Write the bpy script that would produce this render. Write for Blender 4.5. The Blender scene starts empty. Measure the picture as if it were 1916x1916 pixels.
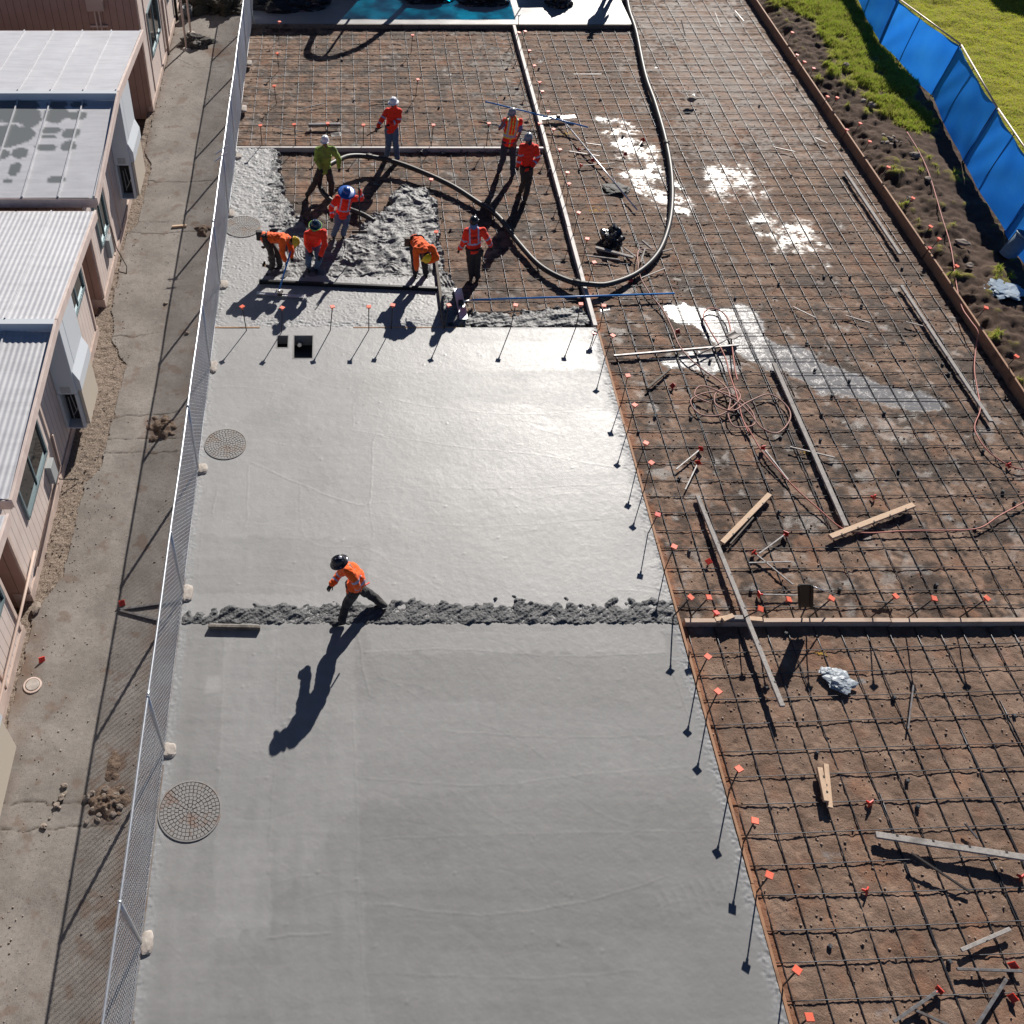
import bpy, bmesh, math, random
import numpy as np
from mathutils import Vector, Matrix, Quaternion, noise as mnoise

random.seed(7)
S = bpy.context.scene
COL = S.collection

# ------------------------------------------------------------------ camera, sky, sun, exposure
CAM_H, FPX, PX, PY, W = 14.4, 1775.0, 625.0, 958.0, 1916.0
PITCH = math.atan2(2121, 1775)
cam = bpy.data.cameras.new('camera')
cam.sensor_width = 36.0
cam.lens = FPX / W * 36.0
cam.shift_x = (W / 2 - PX) / W
cam.clip_start, cam.clip_end = 0.1, 2000.0
camo = bpy.data.objects.new('camera', cam)
COL.objects.link(camo)
camo.location = (0, 0, CAM_H)
camo.rotation_euler = (math.pi / 2 - PITCH, 0, 0)
S.camera = camo

SUN_EL, SUN_AZ = math.radians(29.45), math.radians(21.3)
world = bpy.data.worlds.new('World')
S.world = world
world.use_nodes = True
wn = world.node_tree.nodes
sky = wn.new('ShaderNodeTexSky')
sky.sky_type = 'NISHITA'
sky.sun_disc = False
sky.sun_elevation = SUN_EL
sky.sun_rotation = SUN_AZ
sky.air_density, sky.dust_density, sky.ozone_density = 0.42, 0.1, 3.5
bg = wn['Background']
bg.inputs['Strength'].default_value = 0.05
world.node_tree.links.new(sky.outputs[0], bg.inputs['Color'])

sl = bpy.data.lights.new('sun', 'SUN')
sl.energy = 5.0
sl.angle = math.radians(0.5)
sl.color = (1.0, 0.94, 0.86)
slo = bpy.data.objects.new('sun', sl)
COL.objects.link(slo)
SUNV = Vector((math.sin(SUN_AZ) * math.cos(SUN_EL), math.cos(SUN_AZ) * math.cos(SUN_EL), math.sin(SUN_EL)))
slo.rotation_euler = (-SUNV).to_track_quat('-Z', 'Y').to_euler()
slo.location = SUNV * 60
S.view_settings.view_transform = 'Standard'
S.view_settings.look = 'None'
S.view_settings.exposure = 0.48
S.view_settings.gamma = 1.0

# ------------------------------------------------------------------ survey helpers: sight lines meet the real ground
_s, _c = math.sin(PITCH), math.cos(PITCH)
def G(u, v, z=0.0):
    a, b = (u - PX) / FPX, (PY - v) / FPX
    t = (CAM_H - z) / (_s - b * _c)
    return Vector((a * t, t * (_c + b * _s), z))
def GY(u, v, y):
    a, b = (u - PX) / FPX, (PY - v) / FPX
    t = y / (_c + b * _s)
    return Vector((a * t, y, CAM_H - t * (_s - b * _c)))
def GX(u, v, x):
    a, b = (u - PX) / FPX, (PY - v) / FPX
    t = x / a
    return Vector((x, t * (_c + b * _s), CAM_H - t * (_s - b * _c)))
DIRT, BAR = -0.13, -0.100

# ------------------------------------------------------------------ object helpers
def tag(o, label=None, cat=None, group=None, kind=None):
    if label: o['label'] = label
    if cat: o['category'] = cat
    if group: o['group'] = group
    if kind: o['kind'] = kind
    return o
def thing(name, label, cat, loc=(0, 0, 0), group=None, rz=0.0):
    o = bpy.data.objects.new(name, None)
    o.empty_display_size = 0.1
    COL.objects.link(o)
    o.location = loc
    o.rotation_euler = (0, 0, rz)
    return tag(o, label, cat, group)
def link(name, me, mats=None, parent=None, loc=None):
    o = bpy.data.objects.new(name, me)
    COL.objects.link(o)
    if mats is not None:
        for m in (mats if isinstance(mats, (list, tuple)) else [mats]):
            me.materials.append(m)
    if parent is not None:
        o.parent = parent
    if loc is not None:
        o.location = loc
    return o
def obj(name, bm, mats, parent=None, smooth=False, loc=None):
    """world-space bmesh -> object; a parent at an offset is compensated so the mesh stays where it was built"""
    me = bpy.data.meshes.new(name)
    bmesh.ops.recalc_face_normals(bm, faces=bm.faces)
    bm.to_mesh(me); bm.free()
    if smooth:
        me.polygons.foreach_set('use_smooth', [True] * len(me.polygons))
    o = link(name, me, mats, parent, loc)
    return o
def local(parent):
    """matrix that brings world coordinates into the parent's space"""
    m = Matrix.Identity(4)
    while parent is not None:
        m = Matrix.Translation(parent.location) @ parent.rotation_euler.to_matrix().to_4x4() @ m
        parent = parent.parent
    return m.inverted()
def wobj(name, bm, mats, parent, smooth=False):
    bm.transform(local(parent))
    return obj(name, bm, mats, parent, smooth)
def box(bm, lo, hi, mat=None, bevel=0.0):
    r = bmesh.ops.create_cube(bm, size=1.0)
    vs = r['verts']
    for v in vs:
        v.co = Vector(((v.co.x + .5) * (hi[0] - lo[0]) + lo[0], (v.co.y + .5) * (hi[1] - lo[1]) + lo[1], (v.co.z + .5) * (hi[2] - lo[2]) + lo[2]))
    fs = list({f for v in vs for f in v.link_faces})
    if mat is not None:
        for f in fs: f.material_index = mat
    if bevel:
        es = list({e for v in vs for e in v.link_edges})
        bmesh.ops.bevel(bm, geom=es, offset=bevel, segments=1, affect='EDGES')
    return vs
def beam(bm, p, q, w, h, up=Vector((0, 0, 1)), bevel=0.004, mat=None):
    """board from p to q, w across, h along up, p and q on its centre line"""
    p, q = Vector(p), Vector(q)
    d = (q - p); L = d.length; d.normalize()
    sd = d.cross(up)
    if sd.length < 1e-4: sd = d.cross(Vector((1, 0, 0)))
    sd.normalize(); u2 = sd.cross(d)
    r = bmesh.ops.create_cube(bm, size=1.0)
    vs = r['verts']
    if bevel:
        for v in vs: v.co = Vector((v.co.x * w, v.co.y * L, v.co.z * h))
        es = list({e for v in vs for e in v.link_edges})
        rb = bmesh.ops.bevel(bm, geom=es, offset=bevel, segments=1, affect='EDGES')
        vs = list({v for f in rb['faces'] for v in f.verts} | {v for v in vs if v.is_valid})
        k = (1, 1, 1)
    else:
        k = (w, L, h)
    c = (p + q) / 2
    for v in vs:
        a = v.co.copy()
        v.co = c + sd * a.x * k[0] + d * a.y * k[1] + u2 * a.z * k[2]
    if mat is not None:
        for f in {f for v in vs for f in v.link_faces}: f.material_index = mat
    return vs
def tube(bm, pts, r, n=6, cap=True, mat=None):
    """pts list of Vectors, r number or list; swept ring"""
    pts = [Vector(p) for p in pts]
    rs = r if isinstance(r, (list, tuple)) else [r] * len(pts)
    rings = []
    t0 = (pts[1] - pts[0]).normalized()
    ref = Vector((0, 0, 1)) if abs(t0.z) < 0.9 else Vector((1, 0, 0))
    nrm = (ref - t0 * ref.dot(t0)).normalized()
    for i, p in enumerate(pts):
        t = (pts[min(i + 1, len(pts) - 1)] - pts[max(i - 1, 0)])
        if t.length < 1e-9: t = t0.copy()
        t.normalize()
        nrm = (nrm - t * nrm.dot(t))
        if nrm.length < 1e-6: nrm = t.orthogonal()
        nrm.normalize()
        b = t.cross(nrm)
        rings.append([bm.verts.new(p + (nrm * math.cos(k * 2 * math.pi / n) + b * math.sin(k * 2 * math.pi / n)) * rs[i]) for k in range(n)])
    fs = []
    for i in range(len(rings) - 1):
        for k in range(n):
            fs.append(bm.faces.new((rings[i][k], rings[i][(k + 1) % n], rings[i + 1][(k + 1) % n], rings[i + 1][k])))
    if cap:
        fs.append(bm.faces.new(list(reversed(rings[0])))); fs.append(bm.faces.new(rings[-1]))
    if mat is not None:
        for f in fs: f.material_index = mat
def lathe(bm, prof, c, n=16, axis=Vector((0, 0, 1)), mat=None, sx=1.0, sy=1.0):
    """prof: list of (r, z)"""
    q = Vector((0, 0, 1)).rotation_difference(axis)
    rings = []
    for r, z in prof:
        if r < 1e-6:
            rings.append([bm.verts.new(Vector(c) + q @ Vector((0, 0, z)))])
        else:
            rings.append([bm.verts.new(Vector(c) + q @ Vector((r * sx * math.cos(k * 2 * math.pi / n), r * sy * math.sin(k * 2 * math.pi / n), z))) for k in range(n)])
    for a, b in zip(rings, rings[1:]):
        for k in range(n):
            k2 = (k + 1) % n
            if len(a) == 1: f = (a[0], b[k], b[k2])
            elif len(b) == 1: f = (a[k], a[k2], b[0])
            else: f = (a[k], a[k2], b[k2], b[k])
            fc = bm.faces.new(f)
            if mat is not None: fc.material_index = mat
def ball(bm, c, r, sub=2, sc=None, rot=None):
    m = Matrix.Translation(Vector(c))
    if rot is not None: m = m @ rot.to_4x4()
    if sc is not None: m = m @ Matrix.Diagonal((sc[0], sc[1], sc[2], 1))
    return bmesh.ops.create_icosphere(bm, subdivisions=sub, radius=r, matrix=m)['verts']
def smooth_path(pts, n=8):
    """Catmull-Rom through pts"""
    P = [Vector(p) for p in pts]
    P = [P[0] * 2 - P[1]] + P + [P[-1] * 2 - P[-2]]
    out = []
    for i in range(1, len(P) - 2):
        p0, p1, p2, p3 = P[i - 1], P[i], P[i + 1], P[i + 2]
        for k in range(n):
            t = k / n
            out.append(0.5 * ((2 * p1) + (p2 - p0) * t + (2 * p0 - 5 * p1 + 4 * p2 - p3) * t * t + (3 * p1 - p0 - 3 * p2 + p3) * t ** 3))
    out.append(P[-2])
    return out

# ------------------------------------------------------------------ numpy terrain helpers
def fnoise(ny, nx, res, scale, seed, beta=None):
    """smooth random field, unit variance; scale in metres = blob size; beta for a fractal spectrum"""
    rng = np.random.default_rng(seed)
    w = rng.standard_normal((ny, nx))
    ky = np.fft.fftfreq(ny, d=res)[:, None]; kx = np.fft.rfftfreq(nx, d=res)[None, :]
    k = np.sqrt(kx * kx + ky * ky)
    if beta is None:
        f = np.exp(-(k * scale * 1.6) ** 2)
    else:
        f = 1.0 / np.maximum(k, 1.0 / scale) ** beta
    o = np.fft.irfft2(np.fft.rfft2(w) * f, s=(ny, nx))
    o -= o.mean()
    return o / (o.std() + 1e-9)
def blur(a, res, sig):
    ny, nx = a.shape
    ky = np.fft.fftfreq(ny, d=res)[:, None]; kx = np.fft.rfftfreq(nx, d=res)[None, :]
    return np.fft.irfft2(np.fft.rfft2(a) * np.exp(-2 * (math.pi * sig) ** 2 * (kx * kx + ky * ky)), s=(ny, nx))
def inpoly(X, Y, poly):
    ins = np.zeros(X.shape, bool)
    n = len(poly)
    for i in range(n):
        x1, y1 = poly[i][0], poly[i][1]; x2, y2 = poly[(i + 1) % n][0], poly[(i + 1) % n][1]
        if y1 == y2: continue
        c = ((Y < y1) != (Y < y2)) & (X < (x2 - x1) * (Y - y1) / (y2 - y1) + x1)
        ins ^= c
    return ins
def segdist(X, Y, pts):
    d = np.full(X.shape, 1e9)
    for p, q in zip(pts, pts[1:]):
        ax, ay, bx, by = p[0], p[1], q[0], q[1]
        L = (bx - ax) ** 2 + (by - ay) ** 2 + 1e-9
        t = np.clip(((X - ax) * (bx - ax) + (Y - ay) * (by - ay)) / L, 0, 1)
        d = np.minimum(d, np.hypot(X - ax - t * (bx - ax), Y - ay - t * (by - ay)))
    return d
def sstep(a, b, x):
    t = np.clip((x - a) / (b - a), 0, 1)
    return t * t * (3 - 2 * t)
def axes(x0, x1, y0, y1, res):
    xs = np.linspace(x0, x1, int(round((x1 - x0) / res)) + 1); ys = np.linspace(y0, y1, int(round((y1 - y0) / res)) + 1)
    return np.meshgrid(xs, ys)
def gridobj(name, X, Y, Z, mats, keep=None, attrs=None, parent=None, mesh_only=False):
    ny, nx = X.shape
    idx = np.arange(ny * nx).reshape(ny, nx)
    q = np.stack([idx[:-1, :-1], idx[:-1, 1:], idx[1:, 1:], idx[1:, :-1]], -1).reshape(-1, 4)
    if keep is not None:
        k = (keep[:-1, :-1] & keep[:-1, 1:] & keep[1:, 1:] & keep[1:, :-1]).reshape(-1)
        q = q[k]
    used = np.unique(q)
    remap = np.full(ny * nx, -1, np.int64); remap[used] = np.arange(len(used))
    q = remap[q]
    co = np.stack([X.ravel()[used], Y.ravel()[used], Z.ravel()[used]], -1).astype(np.float32)
    me = bpy.data.meshes.new(name)
    me.vertices.add(len(co)); me.vertices.foreach_set('co', co.ravel())
    me.loops.add(q.size); me.loops.foreach_set('vertex_index', q.ravel().astype(np.int32))
    me.polygons.add(len(q))
    me.polygons.foreach_set('loop_start', (np.arange(len(q)) * 4).astype(np.int32))
    me.polygons.foreach_set('loop_total', np.full(len(q), 4, np.int32))
    me.polygons.foreach_set('use_smooth', np.ones(len(q), bool))
    for k, a in (attrs or {}).items():
        at = me.attributes.new(k, 'FLOAT', 'POINT')
        at.data.foreach_set('value', a.ravel()[used].astype(np.float32))
    me.update(calc_edges=True); me.validate()
    if mesh_only: return me
    return link(name, me, mats, parent)

# ------------------------------------------------------------------ materials
class NT:
    def __init__(self, name):
        self.m = bpy.data.materials.new(name); self.m.use_nodes = True
        self.t = self.m.node_tree; self.b = self.t.nodes['Principled BSDF']
        self.co = None
    def n(self, typ, **kw):
        nd = self.t.nodes.new(typ)
        for k, v in kw.items(): setattr(nd, k, v)
        return nd
    def l(self, a, b): self.t.links.new(a, b)
    def coord(self, kind='Object'):
        if self.co is None: self.co = self.n('ShaderNodeTexCoord')
        return self.co.outputs[kind]
    def noise(self, scale, detail=4, rough=0.6, dist=0.0, vec=None):
        nd = self.n('ShaderNodeTexNoise'); nd.inputs['Scale'].default_value = scale
        nd.inputs['Detail'].default_value = detail; nd.inputs['Roughness'].default_value = rough
        nd.inputs['Distortion'].default_value = dist
        self.l(vec if vec is not None else self.coord(), nd.inputs['Vector'])
        return nd.outputs['Fac']
    def ramp(self, fac, lo, hi, a=0.0, b=1.0):
        nd = self.n('ShaderNodeMapRange'); nd.inputs[1].default_value = lo; nd.inputs[2].default_value = hi
        nd.inputs[3].default_value = a; nd.inputs[4].default_value = b
        self.l(fac, nd.inputs[0]); return nd.outputs[0]
    def mix(self, fac, a, b, mode='MIX'):
        nd = self.n('ShaderNodeMix', data_type='RGBA', blend_type=mode)
        if isinstance(fac, (int, float)): nd.inputs[0].default_value = fac
        else: self.l(fac, nd.inputs[0])
        for s, x in ((6, a), (7, b)):
            if isinstance(x, (tuple, list)): nd.inputs[s].default_value = (*x[:3], 1)
            else: self.l(x, nd.inputs[s])
        return nd.outputs[2]
    def mathn(self, op, a, b=None, c=None):
        nd = self.n('ShaderNodeMath', operation=op)
        for i, x in enumerate((a, b, c)):
            if x is None: continue
            if isinstance(x, (int, float)): nd.inputs[i].default_value = x
            else: self.l(x, nd.inputs[i])
        return nd.outputs[0]
    def attr(self, name):
        return self.n('ShaderNodeAttribute', attribute_name=name).outputs['Fac']
    def set(self, k, v):
        s = self.b.inputs[k]
        if isinstance(v, (int, float)): s.default_value = v
        elif isinstance(v, tuple): s.default_value = (*v[:3], 1) if len(s.default_value) == 4 else v
        else: self.l(v, s)
    def bump(self, h, strength=0.3, dist=0.01, prev=None):
        nd = self.n('ShaderNodeBump')
        if isinstance(strength, (int, float)): nd.inputs['Strength'].default_value = strength
        else: self.l(strength, nd.inputs['Strength'])
        nd.inputs['Distance'].default_value = dist
        self.l(h, nd.inputs['Height'])
        if prev is not None: self.l(prev, nd.inputs['Normal'])
        return nd.outputs[0]
def M(name, col, rough=0.6, metal=0.0, col2=None, vs=6.0, bump=0.0, bs=40.0, bd=0.004, lo=0.35, hi=0.65, spec=None):
    t = NT(name)
    if col2 is not None:
        t.set('Base Color', t.mix(t.ramp(t.noise(vs, 5), lo, hi), col, col2))
    else:
        t.set('Base Color', tuple(col))
    t.set('Roughness', rough); t.set('Metallic', metal)
    if spec is not None: t.set('Specular IOR Level', spec)
    if bump: t.l(t.bump(t.noise(bs, 4), bump, bd), t.b.inputs['Normal'])
    return t.m

# ---- materials of the setting
def mat_slab():
    t = NT('fresh_concrete')
    wet, tone, rg = t.attr('wet'), t.attr('tone'), t.attr('rough_patch')
    n1 = t.ramp(t.noise(0.7, 5, 0.6), 0.3, 0.7)
    n2 = t.ramp(t.noise(9, 6, 0.65), 0.3, 0.7)
    c = t.mix(n1, (0.285, 0.286, 0.288), (0.335, 0.336, 0.338))
    c = t.mix(t.mathn('MULTIPLY', n2, 0.35), c, (0.25, 0.25, 0.252))
    c = t.mix(t.ramp(t.noise(210, 2, .6), .52, .70, 0, .5), c, (0.20, 0.20, 0.202))
    c = t.mix(tone, c, (0.15, 0.151, 0.150))
    c = t.mix(t.mathn('MULTIPLY', rg, 0.6), c, (0.29, 0.30, 0.315))
    t.set('Base Color', c)
    t.set('Specular IOR Level', 0.55)
    r = t.mathn('SUBTRACT', 0.66, t.mathn('MULTIPLY', wet, 0.20))
    r = t.mathn('ADD', r, t.mathn('MULTIPLY', t.mathn('SUBTRACT', n2, 0.5), 0.08))
    t.set('Roughness', t.mathn('ADD', r, t.mathn('MULTIPLY', rg, 0.1)))
    mp = t.n('ShaderNodeMapping'); mp.inputs['Scale'].default_value = (0.45, 1.0, 1.0)
    t.l(t.coord(), mp.inputs['Vector'])
    b1 = t.bump(t.noise(130, 3, 0.7, vec=mp.outputs[0]), 0.22, 0.004)
    b2 = t.bump(t.noise(420, 2), t.mathn('ADD', 0.16, t.mathn('MULTIPLY', rg, 0.5)), 0.003, b1)
    t.l(b2, t.b.inputs['Normal'])
    return t.m
def mat_lumpy(name='lumpy_concrete', dark=0.0):
    t = NT(name)
    n = t.ramp(t.noise(26, 6, 0.7), 0.3, 0.7)
    c = t.mix(n, (0.095 - dark * .03, 0.098 - dark * .03, 0.102 - dark * .03), (0.175 - dark * .07, 0.179 - dark * .07, 0.184 - dark * .07))
    t.set('Base Color', c); t.set('Roughness', 0.55 + dark * .15); t.set('Specular IOR Level', .38)
    b1 = t.bump(t.noise(22, 8, 0.7), 0.32 + dark * .2, 0.014)
    t.l(t.bump(t.noise(160, 3, 0.7), 0.4, 0.005, b1), t.b.inputs['Normal'])
    return t.m
def mat_dirt():
    t = NT('site_dirt')
    wet, milk, damp, clay = t.attr('wet'), t.attr('milk'), t.attr('damp'), t.attr('clay')
    n1 = t.ramp(t.noise(1.5, 7, 0.68), 0.40, 0.60)
    n2 = t.ramp(t.noise(11, 6, 0.7), 0.3, 0.7)
    n3 = t.ramp(t.noise(48, 4, 0.7), 0.32, 0.68)
    c = t.mix(n1, (0.185, 0.110, 0.074), (0.325, 0.218, 0.158))
    c = t.mix(t.mathn('MULTIPLY', n2, 0.55), c, (0.105, 0.063, 0.043))
    c = t.mix(t.mathn('MULTIPLY', n3, 0.35), c, (0.37, 0.285, 0.23))
    c = t.mix(clay, c, (0.30, 0.13, 0.07))
    c = t.mix(t.mathn('MULTIPLY', damp, 0.92), c, (0.050, 0.032, 0.023))
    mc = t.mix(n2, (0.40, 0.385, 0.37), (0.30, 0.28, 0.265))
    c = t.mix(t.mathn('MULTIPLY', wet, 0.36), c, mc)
    c = t.mix(milk, c, (0.23, 0.23, 0.235))
    t.set('Base Color', c)
    r = t.mathn('SUBTRACT', 0.92, t.mathn('MULTIPLY', wet, 0.50))
    r = t.mathn('SUBTRACT', r, t.mathn('MULTIPLY', damp, 0.2))
    t.set('Roughness', r)
    t.set('Specular IOR Level', t.mathn('ADD', 0.25, t.mathn('MULTIPLY', wet, 0.45)))
    keep = t.mathn('SUBTRACT', 1.0, t.mathn('MULTIPLY', wet, 0.75))
    b1 = t.bump(t.noise(30, 5, 0.7), t.mathn('MULTIPLY', keep, 0.9), 0.02)
    b2 = t.bump(t.noise(110, 4, 0.7), t.mathn('MULTIPLY', keep, 0.6), 0.008, b1)
    t.l(b2, t.b.inputs['Normal'])
    return t.m
def mat_walk():
    t = NT('old_walk_concrete')
    dirty, crack = t.attr('dirty'), t.attr('crack')
    n1 = t.ramp(t.noise(0.9, 7, 0.7), 0.38, 0.62)
    n2 = t.ramp(t.noise(20, 6, 0.75), 0.36, 0.64)
    n3 = t.ramp(t.noise(70, 3, 0.6), 0.4, 0.6)
    c = t.mix(n1, (0.150, 0.137, 0.125), (0.285, 0.263, 0.243))
    c = t.mix(t.mathn('MULTIPLY', n2, 0.5), c, (0.15, 0.13, 0.115))
    c = t.mix(t.ramp(t.noise(2.6, 6, .7), .52, .68, 0, .55), c, (0.115, 0.108, 0.102))
    c = t.mix(t.mathn('MULTIPLY', n3, 0.35), c, (0.34, 0.31, 0.28))
    c = t.mix(t.ramp(t.noise(42, 2, .5), .64, .70, 0, .8), c, (0.07, 0.055, 0.045))
    c = t.mix(t.mathn('MULTIPLY', dirty, 0.8), c, (0.145, 0.092, 0.064))
    c = t.mix(crack, c, (0.05, 0.038, 0.03))
    t.set('Base Color', c); t.set('Roughness', 0.9); t.set('Specular IOR Level', 0.25)
    b1 = t.bump(t.noise(90, 4, 0.7), 0.35, 0.006)
    t.l(b1, t.b.inputs['Normal'])
    return t.m
def mat_soil():
    t = NT('dug_soil')
    g = t.attr('grass')
    n1 = t.ramp(t.noise(2.2, 6, 0.65), 0.33, 0.67)
    n2 = t.ramp(t.noise(24, 5, 0.7), 0.3, 0.7)
    c = t.mix(n1, (0.060, 0.037, 0.027), (0.14, 0.092, 0.066))
    c = t.mix(t.mathn('MULTIPLY', n2, 0.5), c, (0.05, 0.034, 0.027))
    c = t.mix(t.mathn('MULTIPLY', g, 0.85), c, (0.30, 0.285, 0.035))
    t.set('Base Color', c); t.set('Roughness', 0.95); t.set('Specular IOR Level', 0.2)
    t.l(t.bump(t.noise(40, 5, 0.7), 0.9, 0.025), t.b.inputs['Normal'])
    return t.m
MSLAB, MLUMP, MDIRT, MWALK, MSOIL = mat_slab(), mat_lumpy(), mat_dirt(), mat_walk(), mat_soil()
MRIDGE = mat_lumpy('drying_concrete', 0.8)
MGROUND = M('ground_earth', (0.16, 0.11, 0.08), 0.95, col2=(0.22, 0.16, 0.11), vs=0.3)
MWATER = NT('milky_water'); MWATER.set('Base Color', (0.24, 0.235, 0.24)); MWATER.set('Roughness', 0.19)
_fm = MWATER.ramp(MWATER.noise(5, 8, .72, 1.2), .50, .62); _f2 = MWATER.ramp(MWATER.noise(45, 4, .7), .45, .6); _ff = MWATER.mathn('MULTIPLY', _fm, _f2)
MWATER.set('Base Color', MWATER.mix(_ff, (0.215, 0.21, 0.215), (0.52, 0.51, 0.50))); MWATER.set('Roughness', MWATER.ramp(_ff, 0, 1, .17, .7))
MWATER.l(MWATER.bump(MWATER.noise(22, 6, .75), 0.10, 0.012), MWATER.b.inputs['Normal']); MWATER = MWATER.m

# ---- the ground sheet under everything, out to the horizon
bm = bmesh.new()
vs = [bm.verts.new(p) for p in ((-400, -300, -0.32), (400, -300, -0.32), (400, 700, -0.32), (-400, 700, -0.32))]
bm.faces.new(vs)
tag(obj('ground', bm, MGROUND), kind='structure')

# ---- fresh slab: two finished bays, the strip being screeded, the strip along the fence
SL, SR = -2.86, 6.2            # slab edges in x
Y1, Y2, Y3, Y4 = 9.47, 17.75, 25.88, 34.1
XE = -2.86
def edge_x(y):                 # left edge of the slab leans a little with the fence
    return -2.70 - 0.0075 * (y - 3.0)
RES = 0.02
X, Y = axes(-3.1, 6.2, 1.6, 25.9, RES)
ny, nx = X.shape
n_big = fnoise(ny, nx, RES, 0.8, 1); n_mid = fnoise(ny, nx, RES, 0.12, 2); n_fine = fnoise(ny, nx, RES, 0.02, 3)
Z = 0.0012 * n_big + 0.0004 * n_mid + 0.00045 * n_fine
tone = np.zeros_like(X); wet = np.zeros_like(X); rg = np.zeros_like(X)
XL = edge_x(Y)
# float passes: long bands across the bay with little mortar lines between them
random.seed(3)
def ridge(pts, h, w, t0=1.0):
    xs_ = [p[0] for p in pts]; ys_ = [p[1] for p in pts]
    i0 = max(0, int((min(ys_) - .08 - 1.6) / RES)); i1 = int((max(ys_) + .08 - 1.6) / RES) + 1
    j0 = max(0, int((min(xs_) - .08 + 3.1) / RES)); j1 = int((max(xs_) + .08 + 3.1) / RES) + 1
    if i1 <= i0 or j1 <= j0: return
    d = segdist(X[i0:i1, j0:j1], Y[i0:i1, j0:j1], pts)
    Z[i0:i1, j0:j1] += h * np.exp(-(d / w) ** 2)
def px(*uv): return [tuple(G(u, v)[:2]) for u, v in uv]
lines = [([(680, 1220), (850, 1215), (1050, 1228), (1245, 1222)], .0022), ([(830, 1368), (1050, 1380), (1240, 1375)], .002),
 ([(670, 1455), (900, 1470), (1090, 1450), (1290, 1435)], .0022), ([(700, 1570), (1000, 1560), (1330, 1555)], .0016),
 ([(700, 1690), (900, 1712), (1100, 1685), (1250, 1640)], .0026), ([(690, 1820), (1000, 1830), (1200, 1815)], .002),
 ([(668, 1180), (680, 1250), (690, 1300)], .004), ([(520, 1190), (515, 1400), (505, 1560), (503, 1700)], .0018),
 ([(660, 1330), (668, 1500), (670, 1700), (690, 1900)], .0024), ([(420, 1190), (412, 1400), (405, 1500)], .0018),
 ([(500, 1755), (620, 1745)], .004), ([(1253, 1245), (1265, 1275), (1290, 1340)], .006), ([(1275, 1255), (1288, 1290), (1300, 1330)], .006),
 ([(405, 920), (398, 960)], .008), ([(465, 870), (462, 980)], .006), ([(380, 950), (370, 1090)], .003),
 ([(470, 865), (560, 905), (680, 945), (695, 895), (700, 820), (725, 820)], .007), ([(560, 905), (575, 1010), (690, 1015), (690, 940)], .004),
 ([(660, 800), (675, 740), (800, 760), (960, 775), (1150, 765)], .004), ([(660, 805), (850, 835), (1000, 850), (1150, 875)], .004),
 ([(705, 905), (900, 915), (1160, 905)], .0022), ([(700, 965), (900, 985), (1190, 965)], .0024), ([(690, 1045), (960, 1052), (1210, 1040)], .0018),
 ([(560, 720), (640, 690), (760, 720), (900, 690), (1100, 675)], .0022), ([(440, 790), (500, 750), (600, 720)], .0026),
 ([(352, 1010), (560, 1015)], .0014), ([(358, 1075), (600, 1078)], .0014), ([(690, 1070), (690, 1110)], .003),
 ([(425, 505), (428, 540), (440, 560), (500, 545)], .006), ([(555, 560), (600, 575), (620, 590)], .003), ([(475, 450), (476, 500)], .009),
 ([(440, 525), (475, 535), (505, 545)], .006), ([(420, 480), (455, 490), (478, 500)], .005), ([(1112, 650), (1150, 720), (1190, 850)], .007), ([(1128, 640), (1160, 740), (1205, 880)], .006),
 ([(1172, 895), (1185, 945), (1198, 1000)], .008), ([(1205, 985), (1222, 1060)], .008), ([(1190, 1095), (1228, 1100)], .004)]
for pts, h in lines:
    P = [Vector((x, y, 0)) for x, y in px(*pts)]
    P = smooth_path(P, 6)
    h = h if P[0].y < 9.6 else h * .5
    ridge([(p.x + 0.012 * math.sin(p.y * 9 + p.x * 7), p.y + 0.012 * math.sin(p.x * 8)) for p in P], h * 0.95, 0.010)
# scalloped float strokes near the right edge of the near bay
for k in range(9):
    u = 1225 + k * 17; v = 1700 - k * 5
    a, b = G(u, v - 25), G(u + 16, v + 18)
    ridge([(a.x, a.y), ((a.x + b.x) / 2 + .03, (a.y + b.y) / 2), (b.x, b.y)], .0022, .03)
# faint arcs left by the sweeping floats, and a few splatters
rnd = random.Random(19)
for k in range(170):
    cx, cy0 = rnd.uniform(-2.5, 6.0), rnd.uniform(2.5, 17.4); R_ = rnd.uniform(.7, 2.6); a0 = rnd.uniform(.9, 1.7) + (math.pi if rnd.random() < .3 else 0); da = rnd.uniform(.3, .8)
    ox, oy = -R_ * math.cos(a0), -R_ * math.sin(a0)
    ridge([(cx + ox + R_ * math.cos(a0 + da * (i / 7 - .5)), cy0 + oy + R_ * math.sin(a0 + da * (i / 7 - .5))) for i in range(8)], rnd.uniform(.0004, .0012) * (1 if rnd.random() < .7 else -1), rnd.uniform(.008, .018))
for k in range(130):
    cx, cy0 = rnd.uniform(-2.6, 6.1), rnd.uniform(2.5, 17.6)
    ridge([(cx, cy0), (cx + rnd.uniform(.005, .02), cy0 + .01)], rnd.uniform(.002, .006), rnd.uniform(.012, .022))
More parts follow.
